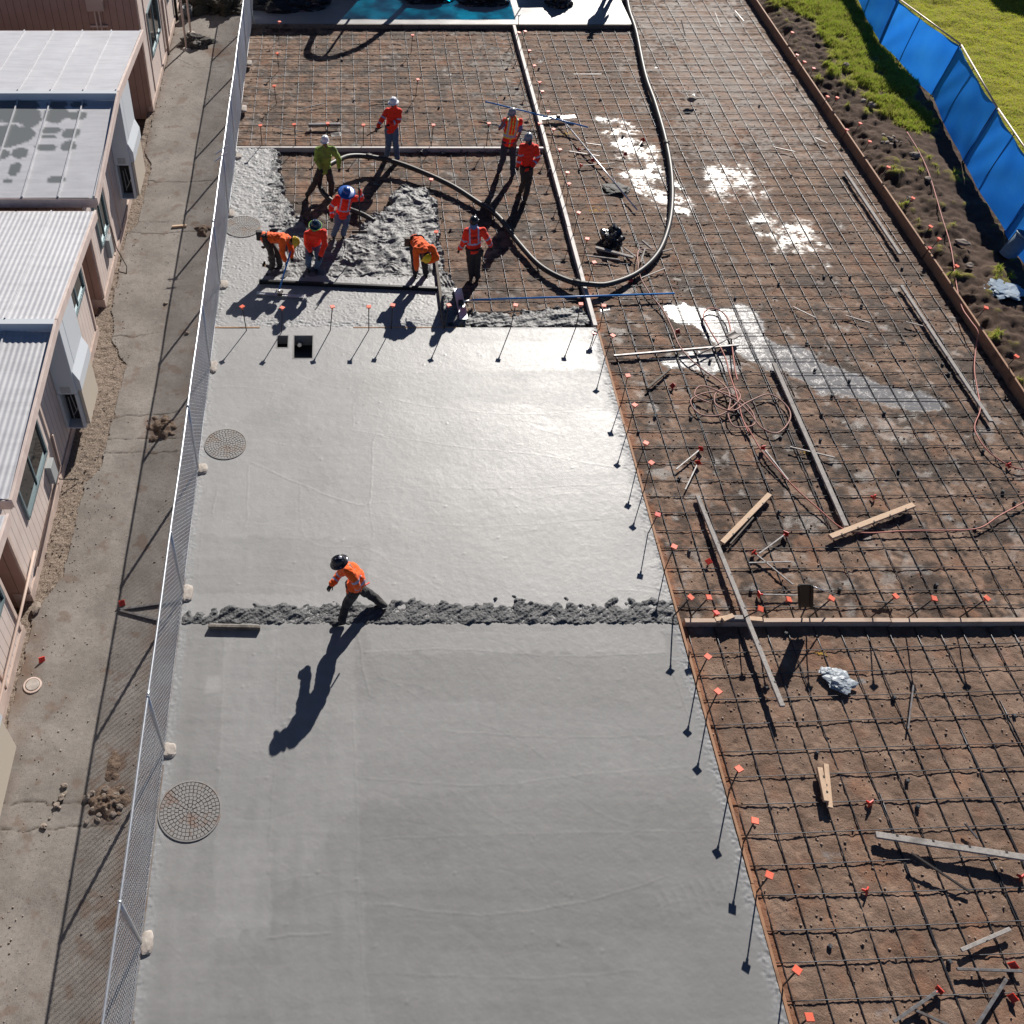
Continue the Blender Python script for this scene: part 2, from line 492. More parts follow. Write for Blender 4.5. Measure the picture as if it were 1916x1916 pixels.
# patches worked at different times differ a little in tone and gloss
def patch(poly, dt, dw, soft=0.014):
    global tone, wet
    dt, dw = dt * 2.6, dw * 1.3
    m = blur(inpoly(X + 0.03 * n_mid, Y + 0.03 * np.roll(n_mid, 50), px(*poly)).astype(float), RES, soft)
    tone = tone + dt * m; wet = wet + dw * m
near = sstep(0, 1, (Y1 - Y) / 0.2 + 0.5)
mid = (1 - near) * sstep(0, 1, (Y2 - Y) / 0.2 + 0.5)
wet += 0.30 * near + 0.76 * mid + 0.6 * (1 - near - mid)
tone += 0.58 * near + 0.02 * mid + 0.10 * (1 - near - mid)
patch([(240, 1916), (335, 1180), (415, 1180), (400, 1916)], -.02, .1)
patch([(415, 1180), (520, 1180), (505, 1600), (505, 1750), (402, 1750)], -.10, .3)
patch([(520, 1180), (665, 1180), (668, 1500), (505, 1700)], -.05, .2)
patch([(668, 1300), (1290, 1330), (1320, 1440), (670, 1500)], -.06, -.15)
patch([(670, 1500), (1330, 1500), (1360, 1700), (1000, 1790), (690, 1760)], .03, .05)
patch([(690, 1180), (1240, 1180), (1245, 1222), (690, 1222)], -.1, .1)
patch([(665, 1180), (1260, 1180), (1480, 1916), (690, 1916)], .035, -.1)
patch([(385, 1265), (412, 1262), (410, 1298), (384, 1300)], -.15, .3, .02)
patch([(675, 740), (1150, 765), (1190, 960), (700, 960), (700, 820), (660, 805)], -.05, .15)
patch([(440, 790), (600, 700), (740, 690), (730, 780), (700, 820), (690, 940), (560, 905), (470, 860)], .045, -.1)
patch([(350, 1000), (690, 1010), (690, 1110), (340, 1110)], .10, -.2)
patch([(400, 640), (1110, 640), (1120, 690), (390, 700)], -.03, .25)
def streak(sx, sy, seed):
    rng = np.random.default_rng(seed); wv = rng.standard_normal((ny, nx)); ky = np.fft.fftfreq(ny, d=RES)[:, None]; kx = np.fft.rfftfreq(nx, d=RES)[None, :]
    o_ = np.fft.irfft2(np.fft.rfft2(wv) * np.exp(-((kx * sx * 1.6) ** 2 + (ky * sy * 1.6) ** 2)), s=(ny, nx)); return o_ / o_.std()
s1, s2, s3 = streak(1.6, .10, 301), streak(.5, .04, 302), streak(.12, .8, 303)
tone += .035 * s1 + .010 * s2 + .03 * s3 * (X < .4); wet += .035 * s1
blot = sstep(1.0, 2.2, fnoise(ny, nx, RES, .45, 304) + .3 * n_mid); tone += .05 * blot; wet += .15 * blot
tone += 0.035 * n_big + 0.02 * n_mid; wet += 0.07 * n_big
# worked edges: stony along the fence and along the right form
eL = np.exp(-((X - XL) / 0.10) ** 2); eR = np.exp(-((SR - X) / (0.15 + .05 * n_mid.clip(-2, 2))) ** 2)
rg += np.clip(eL * 0.9 + eR * 1.0 + 0.25 * fnoise(ny, nx, RES, 0.1, 5) * (eL + eR), 0, 1)
strip = (Y > Y2 + 0.02)
fr = fnoise(ny, nx, RES, 0.035, 8)
rg = np.clip(rg + strip * (0.35 + 0.2 * n_mid) + strip * (Y > 22.0) * 0.35, 0, 1)
rg = np.clip(rg + 0.7 * sstep(0.30, 0.0, np.abs(Y - (Y2 + 0.12))) * (X > -2.0), 0, 1)
Z += 0.006 * rg * fr * (0.4 + strip * 0.6 + .6 * eR) + strip * (Y > 22.3) * 0.004 * n_mid
# meter-lid openings cast into the slab, drain boxes near the mid joint
def rect(u0, v0, u1, v1):
    a, b = G(u0, v1), G(u1, v0)
    return a.x, a.y, b.x, b.y
BOX1 = rect(549, 628, 585, 670); BOX2 = rect(518, 628, 539, 650)
keep = (X >= XL - 0.16 + 0.012 * n_mid)
for x0, y0, x1, y1 in (BOX1, BOX2):
    keep &= ~((X > x0) & (X < x1) & (Y > y0) & (Y < y1))
keep &= ~((Y > Y1 - 0.02) & (Y < Y1 + 0.30) & (X > -2.6) & False)
zone = (Y < Y2) | ((Y < 19.75 + .05 * n_mid) & (X < 2.62 + 0.04 * n_mid)) | (X < -1.62 + 0.10 * fnoise(ny, nx, RES, 0.15, 12) - .02 * (Y - 20))
keep &= zone
gridobj('concrete_slab', X, Y, Z, MSLAB, keep, dict(tone=np.clip(tone, 0, 1), wet=np.clip(wet, 0, 1), rough_patch=rg))
tag(bpy.data.objects['concrete_slab'], kind='structure')
bm = bmesh.new()                        # slab body and its right face
box(bm, (-2.6, 1.6, -0.30), (6.17, Y2 - .01, -0.018)); 
sb = obj('slab_underside', bm, M('slab_body', (0.22, 0.215, 0.21), 0.8)); tag(sb, kind='structure')
# open the pit under the boxes: cut by building the body round them is not needed, the boxes have their own liners above it
sb.location.z = -0.0
bpy.data.objects.remove(sb)
bm = bmesh.new()
for x0, x1 in ((-2.6, BOX2[0] - .03), (BOX2[2] + .03, BOX1[0] - .03), (BOX1[2] + .03, 6.17)):
    box(bm, (x0, 16.2, -0.30), (x1, Y2 - .01, -0.018))
for ya, yb in ((1.6, 16.2),):
    box(bm, (-2.6, ya, -0.30), (6.17, yb, -0.018))
box(bm, (BOX2[0] - .03, 16.2, -.3), (BOX2[2] + .03, BOX2[1] - .03, -.018)); box(bm, (BOX2[0] - .03, BOX2[3] + .03, -.3), (BOX2[2] + .03, Y2 - .01, -.018))
box(bm, (BOX1[0] - .03, 16.2, -.3), (BOX1[2] + .03, BOX1[1] - .03, -.018)); box(bm, (BOX1[0] - .03, BOX1[3] + .03, -.3), (BOX1[2] + .03, Y2 - .01, -.018))
tag(obj('slab_underside', bm, M('slab_body', (0.22, 0.215, 0.21), 0.8)), kind='structure')

# ---- far slab beyond the top form
X, Y = axes(-2.95, 10.35, 34.16, 47, 0.08)
Zf = 0.003 * fnoise(*X.shape, 0.08, 0.5, 21)
o = gridobj('far_slab', X, Y, Zf, MSLAB, None, dict(tone=np.full(X.shape, .05) + .05 * fnoise(*X.shape, 0.08, 0.6, 22), wet=np.clip(0.9 + .3 * fnoise(*X.shape, 0.08, .7, 23), 0, 1.3), rough_patch=np.zeros_like(X)))
tag(o, kind='structure')

# ---- bare earth of the unpoured bays
RD = 0.034
X, Y = axes(-3.0, 15.14, 0.6, 41.0, RD)
ny, nx = X.shape
h = 0.005 * fnoise(ny, nx, RD, 0.5, 31) + 0.0034 * fnoise(ny, nx, RD, 0.12, 32) + 0.0030 * fnoise(ny, nx, RD, 0.035, 33)
cl = fnoise(ny, nx, RD, 0.045, 34); area = fnoise(ny, nx, RD, 0.9, 35)
h += 0.011 * sstep(1.5, 2.6, cl + 0.5 * area)                       # clods
h -= 0.014 * sstep(1.3, 2.2, fnoise(ny, nx, RD, 0.09, 36))           # heel marks
warp = fnoise(ny, nx, RD, 0.13, 37); warp2 = fnoise(ny, nx, RD, 0.5, 38)
def dpx(*uv): return [tuple(G(u, v, DIRT)[:2]) for u, v in uv]
def region(poly, soft=0.18, rag=0.35):
    m = blur(inpoly(X, Y, dpx(*poly)).astype(float), RD, soft)
    return sstep(0.32, 0.68, m + rag * 0.5 * warp * (m > .02) * (m < .98) + rag * .3 * warp2 * (m > .02) * (m < .98))
wet = np.zeros_like(X); milk = np.zeros_like(X)
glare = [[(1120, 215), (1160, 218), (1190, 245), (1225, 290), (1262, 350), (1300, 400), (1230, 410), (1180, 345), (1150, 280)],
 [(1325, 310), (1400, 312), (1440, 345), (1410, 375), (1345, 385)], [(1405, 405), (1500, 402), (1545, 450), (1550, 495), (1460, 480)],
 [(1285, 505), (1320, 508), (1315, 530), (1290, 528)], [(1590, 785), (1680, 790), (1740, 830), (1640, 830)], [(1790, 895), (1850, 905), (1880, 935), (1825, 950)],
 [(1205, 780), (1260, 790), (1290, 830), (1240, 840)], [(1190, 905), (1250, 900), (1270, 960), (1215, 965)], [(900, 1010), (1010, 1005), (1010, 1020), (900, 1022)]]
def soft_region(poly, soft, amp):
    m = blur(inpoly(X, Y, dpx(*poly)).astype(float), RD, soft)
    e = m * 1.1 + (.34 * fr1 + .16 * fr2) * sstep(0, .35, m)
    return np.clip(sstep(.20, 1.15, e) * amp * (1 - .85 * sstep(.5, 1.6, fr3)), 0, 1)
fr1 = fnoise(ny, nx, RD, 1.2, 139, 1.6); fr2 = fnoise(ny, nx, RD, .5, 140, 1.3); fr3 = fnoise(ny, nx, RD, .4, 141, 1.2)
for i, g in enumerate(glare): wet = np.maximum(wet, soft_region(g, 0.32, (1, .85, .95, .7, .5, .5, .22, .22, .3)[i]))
far_wet = region([(1185, 0), (1420, 0), (1560, 260), (1330, 300), (1240, 160)], 0.6, 1.2) * 0.22
left_wet = region([(900, 100), (950, 100), (985, 230), (940, 230)], 0.5, 1.2) * 0.14
wet = np.maximum(wet, np.maximum(far_wet, left_wet))
spl = sstep(1.2, 2.4, fnoise(ny, nx, RD, 0.20, 41) + .6 * warp2 + .5 * fr2) * 0.34
wet = np.maximum(wet, spl * np.where(X > 6.3, sstep(23, 18, Y) * sstep(8, 10, Y) + .25, .7))
POND = [[(1225, 570), (1300, 572), (1330, 580), (1395, 572), (1425, 590), (1440, 640), (1520, 655), (1540, 685), (1600, 695), (1660, 725), (1720, 735), (1775, 745), (1760, 772), (1690, 770), (1600, 745), (1540, 740), (1490, 700), (1420, 690), (1370, 660), (1330, 640), (1300, 610), (1260, 600)],
 [(1225, 675), (1290, 655), (1360, 660), (1400, 690), (1340, 700), (1270, 695)]]
for p in POND: milk = np.maximum(milk, sstep(.36, .66, blur(inpoly(X, Y, dpx(*p)).astype(float), RD, .13) + .15 * fr1 * 1.0 + .06 * fr2))
foam = sstep(0.2, 0.9, fnoise(ny, nx, RD, 0.05, 44) + .6 * warp)
wet = np.maximum(wet, milk * 0.55)
h = h * (1 - 0.8 * np.clip(wet, 0, 1)) * (1 - milk) + milk * (-0.014 + 0.011 * foam * sstep(1.02, .35, milk) + 0.0035 * foam)
damp = np.clip(0.40 + 0.44 * fnoise(ny, nx, RD, 0.45, 45) + 0.32 * fnoise(ny, nx, RD, 0.12, 46) + .15 * fnoise(ny, nx, RD, .05, 48), 0, 1)
damp *= np.where((X > 6.2) & (Y < Y1), 0.30, np.where((X > 6.2) & (Y > 20), 0.66, 0.95))
damp = np.where((X > 6.2) & (Y < 17) & (Y > Y1), np.clip(damp * 1.15, 0, 1), damp)
damp = np.clip(np.maximum(damp, blur((milk > .5).astype(float), RD, .25) * .8), 0, 1)
clay = np.clip(sstep(0.6, 1.8, fnoise(ny, nx, RD, 0.35, 47)) * 0.3 + np.exp(-((X - 6.33) / .10) ** 2) * 0.75 * (Y < 20), 0, 1)
keep = ~((X < 6.16) & (Y < Y2 - .05))
keep &= ~((X < 10.3) & (Y > 34.2))
o = gridobj('bare_earth', X, Y, DIRT + h, MDIRT, keep, dict(wet=np.clip(wet, 0, 1), milk=np.clip(milk * (0.45 + .55 * (1 - foam)), 0, 1), damp=damp, clay=clay))
tag(o, kind='structure')
# standing water in the ponds
def pond(poly, name):
    P = [G(u, v, DIRT - 0.004) for u, v in poly]
    xs = [p.x for p in P]; ys = [p.y for p in P]
    xx, yy = axes(min(xs) - .3, max(xs) + .3, min(ys) - .3, max(ys) + .3, 0.05)
    m = blur(inpoly(xx, yy, [(p.x, p.y) for p in P]).astype(float), .05, .12) > .45
    o = gridobj(name, xx, yy, np.full_like(xx, DIRT - 0.0085), MWATER, m)
    tag(o, kind='structure')
tag(gridobj('puddle', X, Y, np.full_like(X, DIRT - 0.0085), MWATER, milk > .6), kind='structure')

# ---- loose gravel and clods lying about
def scatter(name, n, seed, pts, rmin, rmax, mat, label):
    rng = np.random.default_rng(seed)
    bm = bmesh.new(); bmesh.ops.create_icosphere(bm, subdivisions=1, radius=1.0)
    base = np.array([v.co[:] for v in bm.verts], np.float32); tri = np.array([[v.index for v in f.verts] for f in bm.faces], np.int32); bm.free()
    n = len(pts); r = rmin + (rmax - rmin) * rng.random(n) ** 2.5
    co = base[None] * (1 + rng.uniform(-.32, .32, (n, len(base), 1))) * r[:, None, None] * rng.uniform(.7, 1.3, (n, 1, 3)) * np.array([1, 1, .75])
    co = (co + np.asarray(pts)[:, None, :] + np.array([0, 0, 1]) * r[:, None, None] * .3).astype(np.float32)
    ti = (tri[None] + (np.arange(n) * len(base))[:, None, None]).astype(np.int32)
    me = bpy.data.meshes.new(name); me.vertices.add(n * len(base)); me.vertices.foreach_set('co', co.ravel())
    k = n * len(tri); me.loops.add(k * 3); me.loops.foreach_set('vertex_index', ti.ravel()); me.polygons.add(k)
    me.polygons.foreach_set('loop_start', (np.arange(k) * 3).astype(np.int32)); me.polygons.foreach_set('loop_total', np.full(k, 3, np.int32)); me.update(calc_edges=True)
    return tag(link(name, me, mat), label, kind='stuff')
rng = np.random.default_rng(77)
def clods(n, x0, x1, y0, y1):
    x = rng.uniform(x0, x1, n); y = rng.uniform(y0, y1, n)
    i = ((y - .6) / (41 - .6) * (ny - 1)).astype(int); j = ((x + 3.0) / 18.14 * (nx - 1)).astype(int)
    ok = (milk[i, j] < .2) & keep[i, j]
    return np.stack([x, y, DIRT + h[i, j]], -1)[ok]
MCLOD = M('earth_clod', (.15, .098, .072), .95, col2=(.34, .26, .21), vs=4)
scatter('earth_clods', 0, 5, np.concatenate([clods(2600, 6.3, 14.9, 2.2, 9.3), clods(2600, 6.3, 14.9, 9.8, 20), clods(1500, 6.3, 14.9, 20, 33), clods(1200, -2.7, 6.1, 18, 34)]), .004, .024, MCLOD, 'small clods and gravel lying on the bare earth between the bars')

# ---- walkway between the fence and the classrooms
RW = 0.028
X, Y = axes(-5.54, -2.72, 1.0, 46.0, RW)
ny, nx = X.shape
w = fnoise(ny, nx, RW, 0.25, 51); w2 = fnoise(ny, nx, RW, 0.08, 52)
Zw = 0.004 * fnoise(ny, nx, RW, 0.8, 53) + 0.0012 * fnoise(ny, nx, RW, 0.03, 54)
crack = np.zeros_like(X)
def crk(pts, wd=0.018, dp=0.010):
    global Zw, crack
    P = [tuple(G(u, v)[:2]) for u, v in pts]
    d = segdist(X + 0.006 * w2, Y + 0.008 * w2 + 0.022 * w, P)
    m = np.exp(-(d / (wd * .75)) ** 2); crack = np.maximum(crack, m * .95); Zw = Zw - dp * m
crk([(185, 780), (270, 778), (335, 770)]); crk([(172, 825), (260, 822), (340, 820)], .014); crk([(165, 848), (330, 846)])
crk([(180, 632), (245, 628)], .03); crk([(245, 628), (300, 625)], .01)
crk([(0, 1505), (60, 1505), (160, 1503), (235, 1505)]); crk([(0, 1553), (90, 1551), (220, 1545)], .014)
crk([(262, 338), (330, 342), (400, 338)], .022); crk([(235, 435), (300, 436), (400, 430)], .02); crk([(240, 415), (330, 416)], .01)
crk([(330, 110), (370, 128), (420, 125)], .014)
dirty = np.clip(sstep(0.75, 0.0, np.abs(X - (-2.85))) * (0.55 + .5 * w), 0, 1) * 0.9
dirty = np.maximum(dirty, np.clip(sstep(1.0, 2.4, w + 0.5 * w2), 0, 1) * 0.6)
dirty = np.maximum(dirty, sstep(.35, 0, X + 5.55) * (.5 + .3 * w2)); dirty = np.maximum(dirty, sstep(11, 8.5, Y) * sstep(-4.9, -5.4, X) * (.6 + .3 * w))
for u, v, r in ((205, 1495, .5), (300, 800, .5), (382, 430, .4), (215, 1420, .35), (225, 1700, .4), (405, 95, .6)):  # dirt spots; the topmost holds a cast shadow in its colour
    c = G(u, v); d = np.hypot(X - c.x, Y - c.y); dirty = np.maximum(dirty, np.clip(sstep(r, r * .2, d + .1 * w + .05 * w2), 0, 1))
lw = np.interp(Y[:, 0], [0, 9.6, 10.6, 12.8, 13.2, 16.4, 17.2, 18.5, 21.5, 22.0, 25.0, 25.6, 46], [-5.5, -5.45, -5.08, -5.06, -4.80, -4.74, -5.15, -5.38, -5.46, -5.22, -5.2, -5.5, -5.5])[:, None]
keep = (X < edge_x(Y) - 0.02) & (X > lw + 0.015 * w)
o = gridobj('walkway', X, Y, Zw + 0.004, MWALK, keep, dict(dirty=np.clip(dirty, 0, 1), crack=crack))
tag(o, kind='structure')
# gravel and litter strip at the foot of the walls
X, Y = axes(-5.7, -4.62, 1.0, 46.0, 0.022)
ny, nx = X.shape
Zg = -0.022 + 0.006 * fnoise(ny, nx, .022, .022, 61) + 0.006 * fnoise(ny, nx, .022, .15, 62) + 0.012 * sstep(1.7, 2.4, fnoise(ny, nx, .022, .03, 63))
MGRAV = M('gravel_strip', (0.13, 0.095, 0.072), 0.95, col2=(0.34, 0.28, 0.23), vs=45, bump=0.8, bs=80, bd=.02, lo=.4, hi=.62)
tag(gridobj('gravel_strip', X, Y, Zg, MGRAV), kind='stuff', label='strip of gravel and dry litter along the foot of the classroom walls')

pw = []
for n, x0, x1, y0, y1 in ((420, -5.5, -4.3, 2, 13), (500, -5.5, -4.7, 10, 17.5), (260, -5.5, -4.9, 17, 30), (260, -4.6, -2.95, 2, 30), (220, -3.5, -2.95, 2, 30), (150, -5.4, -3.0, 28, 36)):
    pw.append(np.stack([rng.uniform(x0, x1, n), rng.uniform(y0, y1, n), np.full(n, .004)], -1))
scatter('loose_gravel', 0, 6, np.concatenate(pw), .004, .019, M('loose_gravel', (.12, .09, .07), .95, col2=(.36, .31, .27), vs=3), 'loose gravel and crumbs of earth scattered over the old walkway')

# ---- dug soil bank, then lawn, on the right
RS = 0.06
X, Y = axes(15.17, 34.0, 12.0, 48.0, RS)
ny, nx = X.shape
a1 = fnoise(ny, nx, RS, .5, 71); a2 = fnoise(ny, nx, RS, .15, 72); a3 = fnoise(ny, nx, RS, .06, 73)
bank = sstep(18.2, 15.2, X)
Zs = -0.02 + bank * (0.05 * a1 + 0.03 * a2 + 0.012 * a3 + .02) + (1 - bank) * (0.02 * a1 + .008 * a2)
Zs -= sstep(15.75, 15.2, X) * 0.06
# grass covers the lawn beyond the fence and a wedge on this side of it
gl = [tuple(G(u, v)[:2]) for u, v in ((1435, 0), (1520, 40), (1575, 130), (1640, 220), (1720, 250), (1760, 250), (1700, 130), (1640, 30), (1620, 0))]
gl = [(gl[0][0] + .2, 48.0)] + gl[0:] + [(gl[-1][0] + 1, 48.0)]
grass = blur(inpoly(X, Y, gl).astype(float), RS, .25)
fence_line = 17.5 + 0.0 * Y
grass = np.clip(sstep(.3, .75, grass + .22 * a1 + .18 * a2), 0, 1)
lawn = sstep(18.6, 19.1, X - 0.02 * (Y - 25) + .15 * a2)
grass = np.maximum(grass, lawn)
o = gridobj('soil_bank', X, Y, Zs, MSOIL, None, dict(grass=grass))
tag(o, kind='structure')
SOIL = (X, Y, Zs, grass)
def soil_z(x, y):
    j = int(round((x - 15.17) / (34 - 15.17) * (SOIL[0].shape[1] - 1))); i = int(round((y - 12) / 36.0 * (SOIL[0].shape[0] - 1)))
    i = min(max(i, 0), SOIL[0].shape[0] - 1); j = min(max(j, 0), SOIL[0].shape[1] - 1)
    return float(SOIL[2][i, j])
def blades(name, n, seed, hmin, hmax, mat, sel, label):
    rng = np.random.default_rng(seed)
    gx, gy, gz, gg = SOIL
    pr = (sel(gx, gy, gg)).ravel(); pr = pr / pr.sum()
    k = rng.choice(pr.size, n, p=pr)
    bx = gx.ravel()[k] + rng.uniform(-.03, .03, n); by = gy.ravel()[k] + rng.uniform(-.03, .03, n); bz = gz.ravel()[k]
    an = rng.uniform(0, 2 * math.pi, n); hh = rng.uniform(hmin, hmax, n); wd = rng.uniform(.006, .013, n); le = rng.uniform(.1, .75, n); la = rng.uniform(0, 2 * math.pi, n)
    co = np.empty((n, 3, 3), np.float32)
    co[:, 0] = np.stack([bx - np.cos(an) * wd, by - np.sin(an) * wd, bz - .005], -1)
    co[:, 1] = np.stack([bx + np.cos(an) * wd, by + np.sin(an) * wd, bz - .005], -1)
    co[:, 2] = np.stack([bx + np.cos(la) * hh * le, by + np.sin(la) * hh * le, bz + hh], -1)
    me = bpy.data.meshes.new(name)
    me.vertices.add(n * 3); me.vertices.foreach_set('co', co.ravel())
    me.loops.add(n * 3); me.loops.foreach_set('vertex_index', np.arange(n * 3, dtype=np.int32))
    me.polygons.add(n); me.polygons.foreach_set('loop_start', (np.arange(n) * 3).astype(np.int32)); me.polygons.foreach_set('loop_total', np.full(n, 3, np.int32))
    me.update(calc_edges=True)
    return tag(link(name, me, mat), label, kind='stuff')
def mat_grass(name, c1, c2, c3):
    t = NT(name)
    c = t.mix(t.ramp(t.noise(1.2, 4), .35, .65), c1, c2)
    c = t.mix(t.ramp(t.noise(7, 3), .45, .7), c, c3)
    t.set('Base Color', c); t.set('Roughness', .6)
    tr = t.n('ShaderNodeBsdfTranslucent'); t.l(c, tr.inputs['Color'])
    mx = t.n('ShaderNodeMixShader'); mx.inputs[0].default_value = .6
    out = t.t.nodes['Material Output']
    t.l(t.b.outputs[0], mx.inputs[1]); t.l(tr.outputs[0], mx.inputs[2]); t.l(mx.outputs[0], out.inputs[0])
    return t.m
MGR = mat_grass('lawn_grass', (0.42, 0.46, 0.03), (0.30, 0.40, 0.035), (0.48, 0.43, 0.08))
MGR2 = mat_grass('rough_grass', (0.25, 0.33, 0.035), (0.28, 0.33, 0.05), (0.30, 0.26, 0.09))
blades('lawn', 230000, 5,   .02, .055, MGR, lambda x, y, g: g * (x > 18.7 + .012 * (y - 25)) * (x < 29) * (y > 20), 'sunlit mown lawn beyond the blue screened fence')
blades('rough_grass', 90000, 6, .04, .13, MGR2, lambda x, y, g: np.clip(g, 0, 1) ** 9 * (x < 18.8), 'patchy rough grass on the soil bank this side of the blue fence')

# ------------------------------------------------------------------ materials of built things
def mat_wood(name, c1, c2, grain=(3, 30, 30), rough=.75):
    t = NT(name)
    mp = t.n('ShaderNodeMapping'); mp.inputs['Scale'].default_value = grain
    t.l(t.coord(), mp.inputs['Vector'])
    n = t.noise(1.6, 5, .65, 0.6, mp.outputs[0])
    c = t.mix(t.ramp(n, .35, .65), c1, c2)
    c = t.mix(t.ramp(t.noise(2.5, 4), .55, .75), c, tuple(x * .55 for x in c1))
    t.set('Base Color', c); t.set('Roughness', rough)
    t.l(t.bump(n, .35, .003), t.b.inputs['Normal'])
    return t.m
MWOODX = mat_wood('form_lumber_along', (0.42, 0.24, 0.13), (0.52, 0.33, 0.20), (1.5, 40, 40))
MWOODY = mat_wood('form_lumber_across', (0.30, 0.155, 0.085), (0.40, 0.22, 0.125), (40, 1.5, 40))
MWOODN = mat_wood('new_lumber', (0.55, 0.38, 0.25), (0.66, 0.48, 0.34), (20, 20, 20))
MWOODG = mat_wood('weathered_lumber', (0.27, 0.25, 0.235), (0.40, 0.375, 0.355), (14, 14, 14), .85)
MPALE = mat_wood('pale_worn_lumber', (0.40, 0.38, 0.37), (0.50, 0.47, 0.46), (14, 14, 14), .6)
MWOODD = mat_wood('dark_lumber', (0.10, 0.085, 0.07), (0.20, 0.175, 0.15), (14, 14, 14), .85)
MREBAR = M('rebar_steel', (0.060, 0.064, 0.074), 0.40, 0.55, col2=(0.075, 0.05, 0.04), vs=3, bump=.5, bs=120, bd=.003, lo=.5, hi=.75)
MSTEEL = M('dark_steel', (0.035, 0.034, 0.036), 0.55, 0.3, col2=(0.07, 0.055, 0.05), vs=12)
MSTAKE = M('grey_stake_steel', (0.20, 0.205, 0.215), 0.5, 0.4, col2=(0.12, 0.10, 0.095), vs=9)
MCAP = M('orange_cap_plastic', (0.90, 0.13, 0.055), 0.55, col2=(0.78, 0.17, 0.10), vs=3)
MCAPR = M('red_cap_plastic', (0.62, 0.035, 0.018), 0.45)
MGALV = M('galvanised_steel', (0.62, 0.64, 0.67), 0.38, 0.75, col2=(0.50, 0.53, 0.57), vs=18)
MWIRE = M('galvanised_wire', (0.52, 0.57, 0.64), 0.4, 0.65)
MCONC = M('footing_concrete', (0.46, 0.42, 0.38), 0.9, col2=(0.34, 0.30, 0.27), vs=9, bump=.5, bs=60)
MALU = M('aluminium', (0.72, 0.73, 0.75), 0.3, 0.85)
MBLUEP = M('blue_handle', (0.02, 0.22, 0.62), 0.35)
MBLACK = M('black_plastic', (0.012, 0.012, 0.013), 0.35)
MRUBBER = M('hose_rubber', (0.018, 0.019, 0.021), 0.5, col2=(0.04, 0.038, 0.036), vs=7, bump=.2, bs=90)
MAIR = M('air_hose_rubber', (0.46, 0.22, 0.175), 0.6, col2=(0.33, 0.19, 0.16), vs=4)
MAIRR = M('red_hose_rubber', (0.52, 0.16, 0.13), 0.6, col2=(0.42, 0.17, 0.13), vs=4)
MSTONE = M('field_stone', (0.30, 0.25, 0.21), 0.9, col2=(0.20, 0.16, 0.13), vs=14, bump=.6, bs=40)

# ------------------------------------------------------------------ wooden forms
def notch_face(bm): pass
def form(name_label, p, q, z0, z1, th, mat, n_splice=0, group=None):
    p, q = Vector(p), Vector(q)
    o = thing('form_board', name_label, 'form board', (p.x, p.y, z0), group)
    d = (q - p); L = d.length; d.normalize()
    k = max(1, n_splice)
    for i in range(k):
        a, b = p + d * (L * i / k + .004), p + d * (L * (i + 1) / k - .004)
        w = .012 * math.sin(i * 5.3)
        bm = bmesh.new()
        off = Vector((-d.y, d.x, 0)) * w
        beam(bm, Vector((a.x, a.y, (z0 + z1) / 2)) + off, Vector((b.x, b.y, (z0 + z1) / 2)) + off * .6, th, z1 - z0, bevel=.005)
        wobj('plank', bm, mat, o)
    return o
form('long tan form board with dark shadowed face across the lower right bays', (6.33, 9.49, 0), (17.5, 9.53, 0), -.15, .014, .09, mat_wood('sunlit_form_lumber', (0.46, 0.32, 0.23), (0.56, 0.44, 0.36), (1.5, 40, 40)), 3)
form('form board with pale top edge crossing behind the crew', (-2.88, 25.93, 0), (6.11, 25.91, 0), -.15, .012, .09, MPALE, 2)
form('form board with blue grey edge in front of the far wet slab', (-2.97, 34.14, 0), (10.3, 34.1, 0), -.22, .012, .08, MWOODD, 2)
form('pale worn form board running lengthwise from the wet slab to the far form', (6.19, 17.80, 0), (6.24, 34.06, 0), -.15, .018, .10, MPALE, 4)
form('thin orange tan form strip along the right edge of the fresh slab', (6.235, 1.6, 0), (6.235, 17.72, 0), -.16, -.004, .05, MWOODY, 5)
form('tall rust brown form board beside the dug soil bank', (15.16, 12.0, 0), (15.13, 43.0, 0), -.16, .13, .05, MWOODY, 8)
form('thin wooden joint strip under the screeded concrete near the fence', (-2.83, 17.74, 0), (-1.75, 17.74, 0), -.1, .012, .04, MWOODX, 1)
form('thin wooden joint strip showing between the capped stakes', (.45, 17.74, 0), (2.9, 17.74, 0), -.1, .010, .035, MWOODX, 1)
# two short boards and a grey board nailed by the long tan form
for lab, a, b, zz, m in (('short new wood block lying behind the long tan form', (1338, 1160), (1362, 1156), .0, MWOODN), ('second new wood block leaning behind the tan form beside a grey block', (1352, 1160), (1372, 1152), .05, MWOODN),
                     ('grey weathered block wedged behind the tan form under the notched plank', (1366, 1156), (1395, 1156), .03, MWOODG), ('new wood block right of the notched plank behind the form', (1402, 1158), (1428, 1160), .03, MWOODN)):
    bm = bmesh.new(); beam(bm, G(*a, zz), G(*b, zz), .09, .05, bevel=.004)
    tag(obj('wood_block', bm, m), lab, 'wood block')

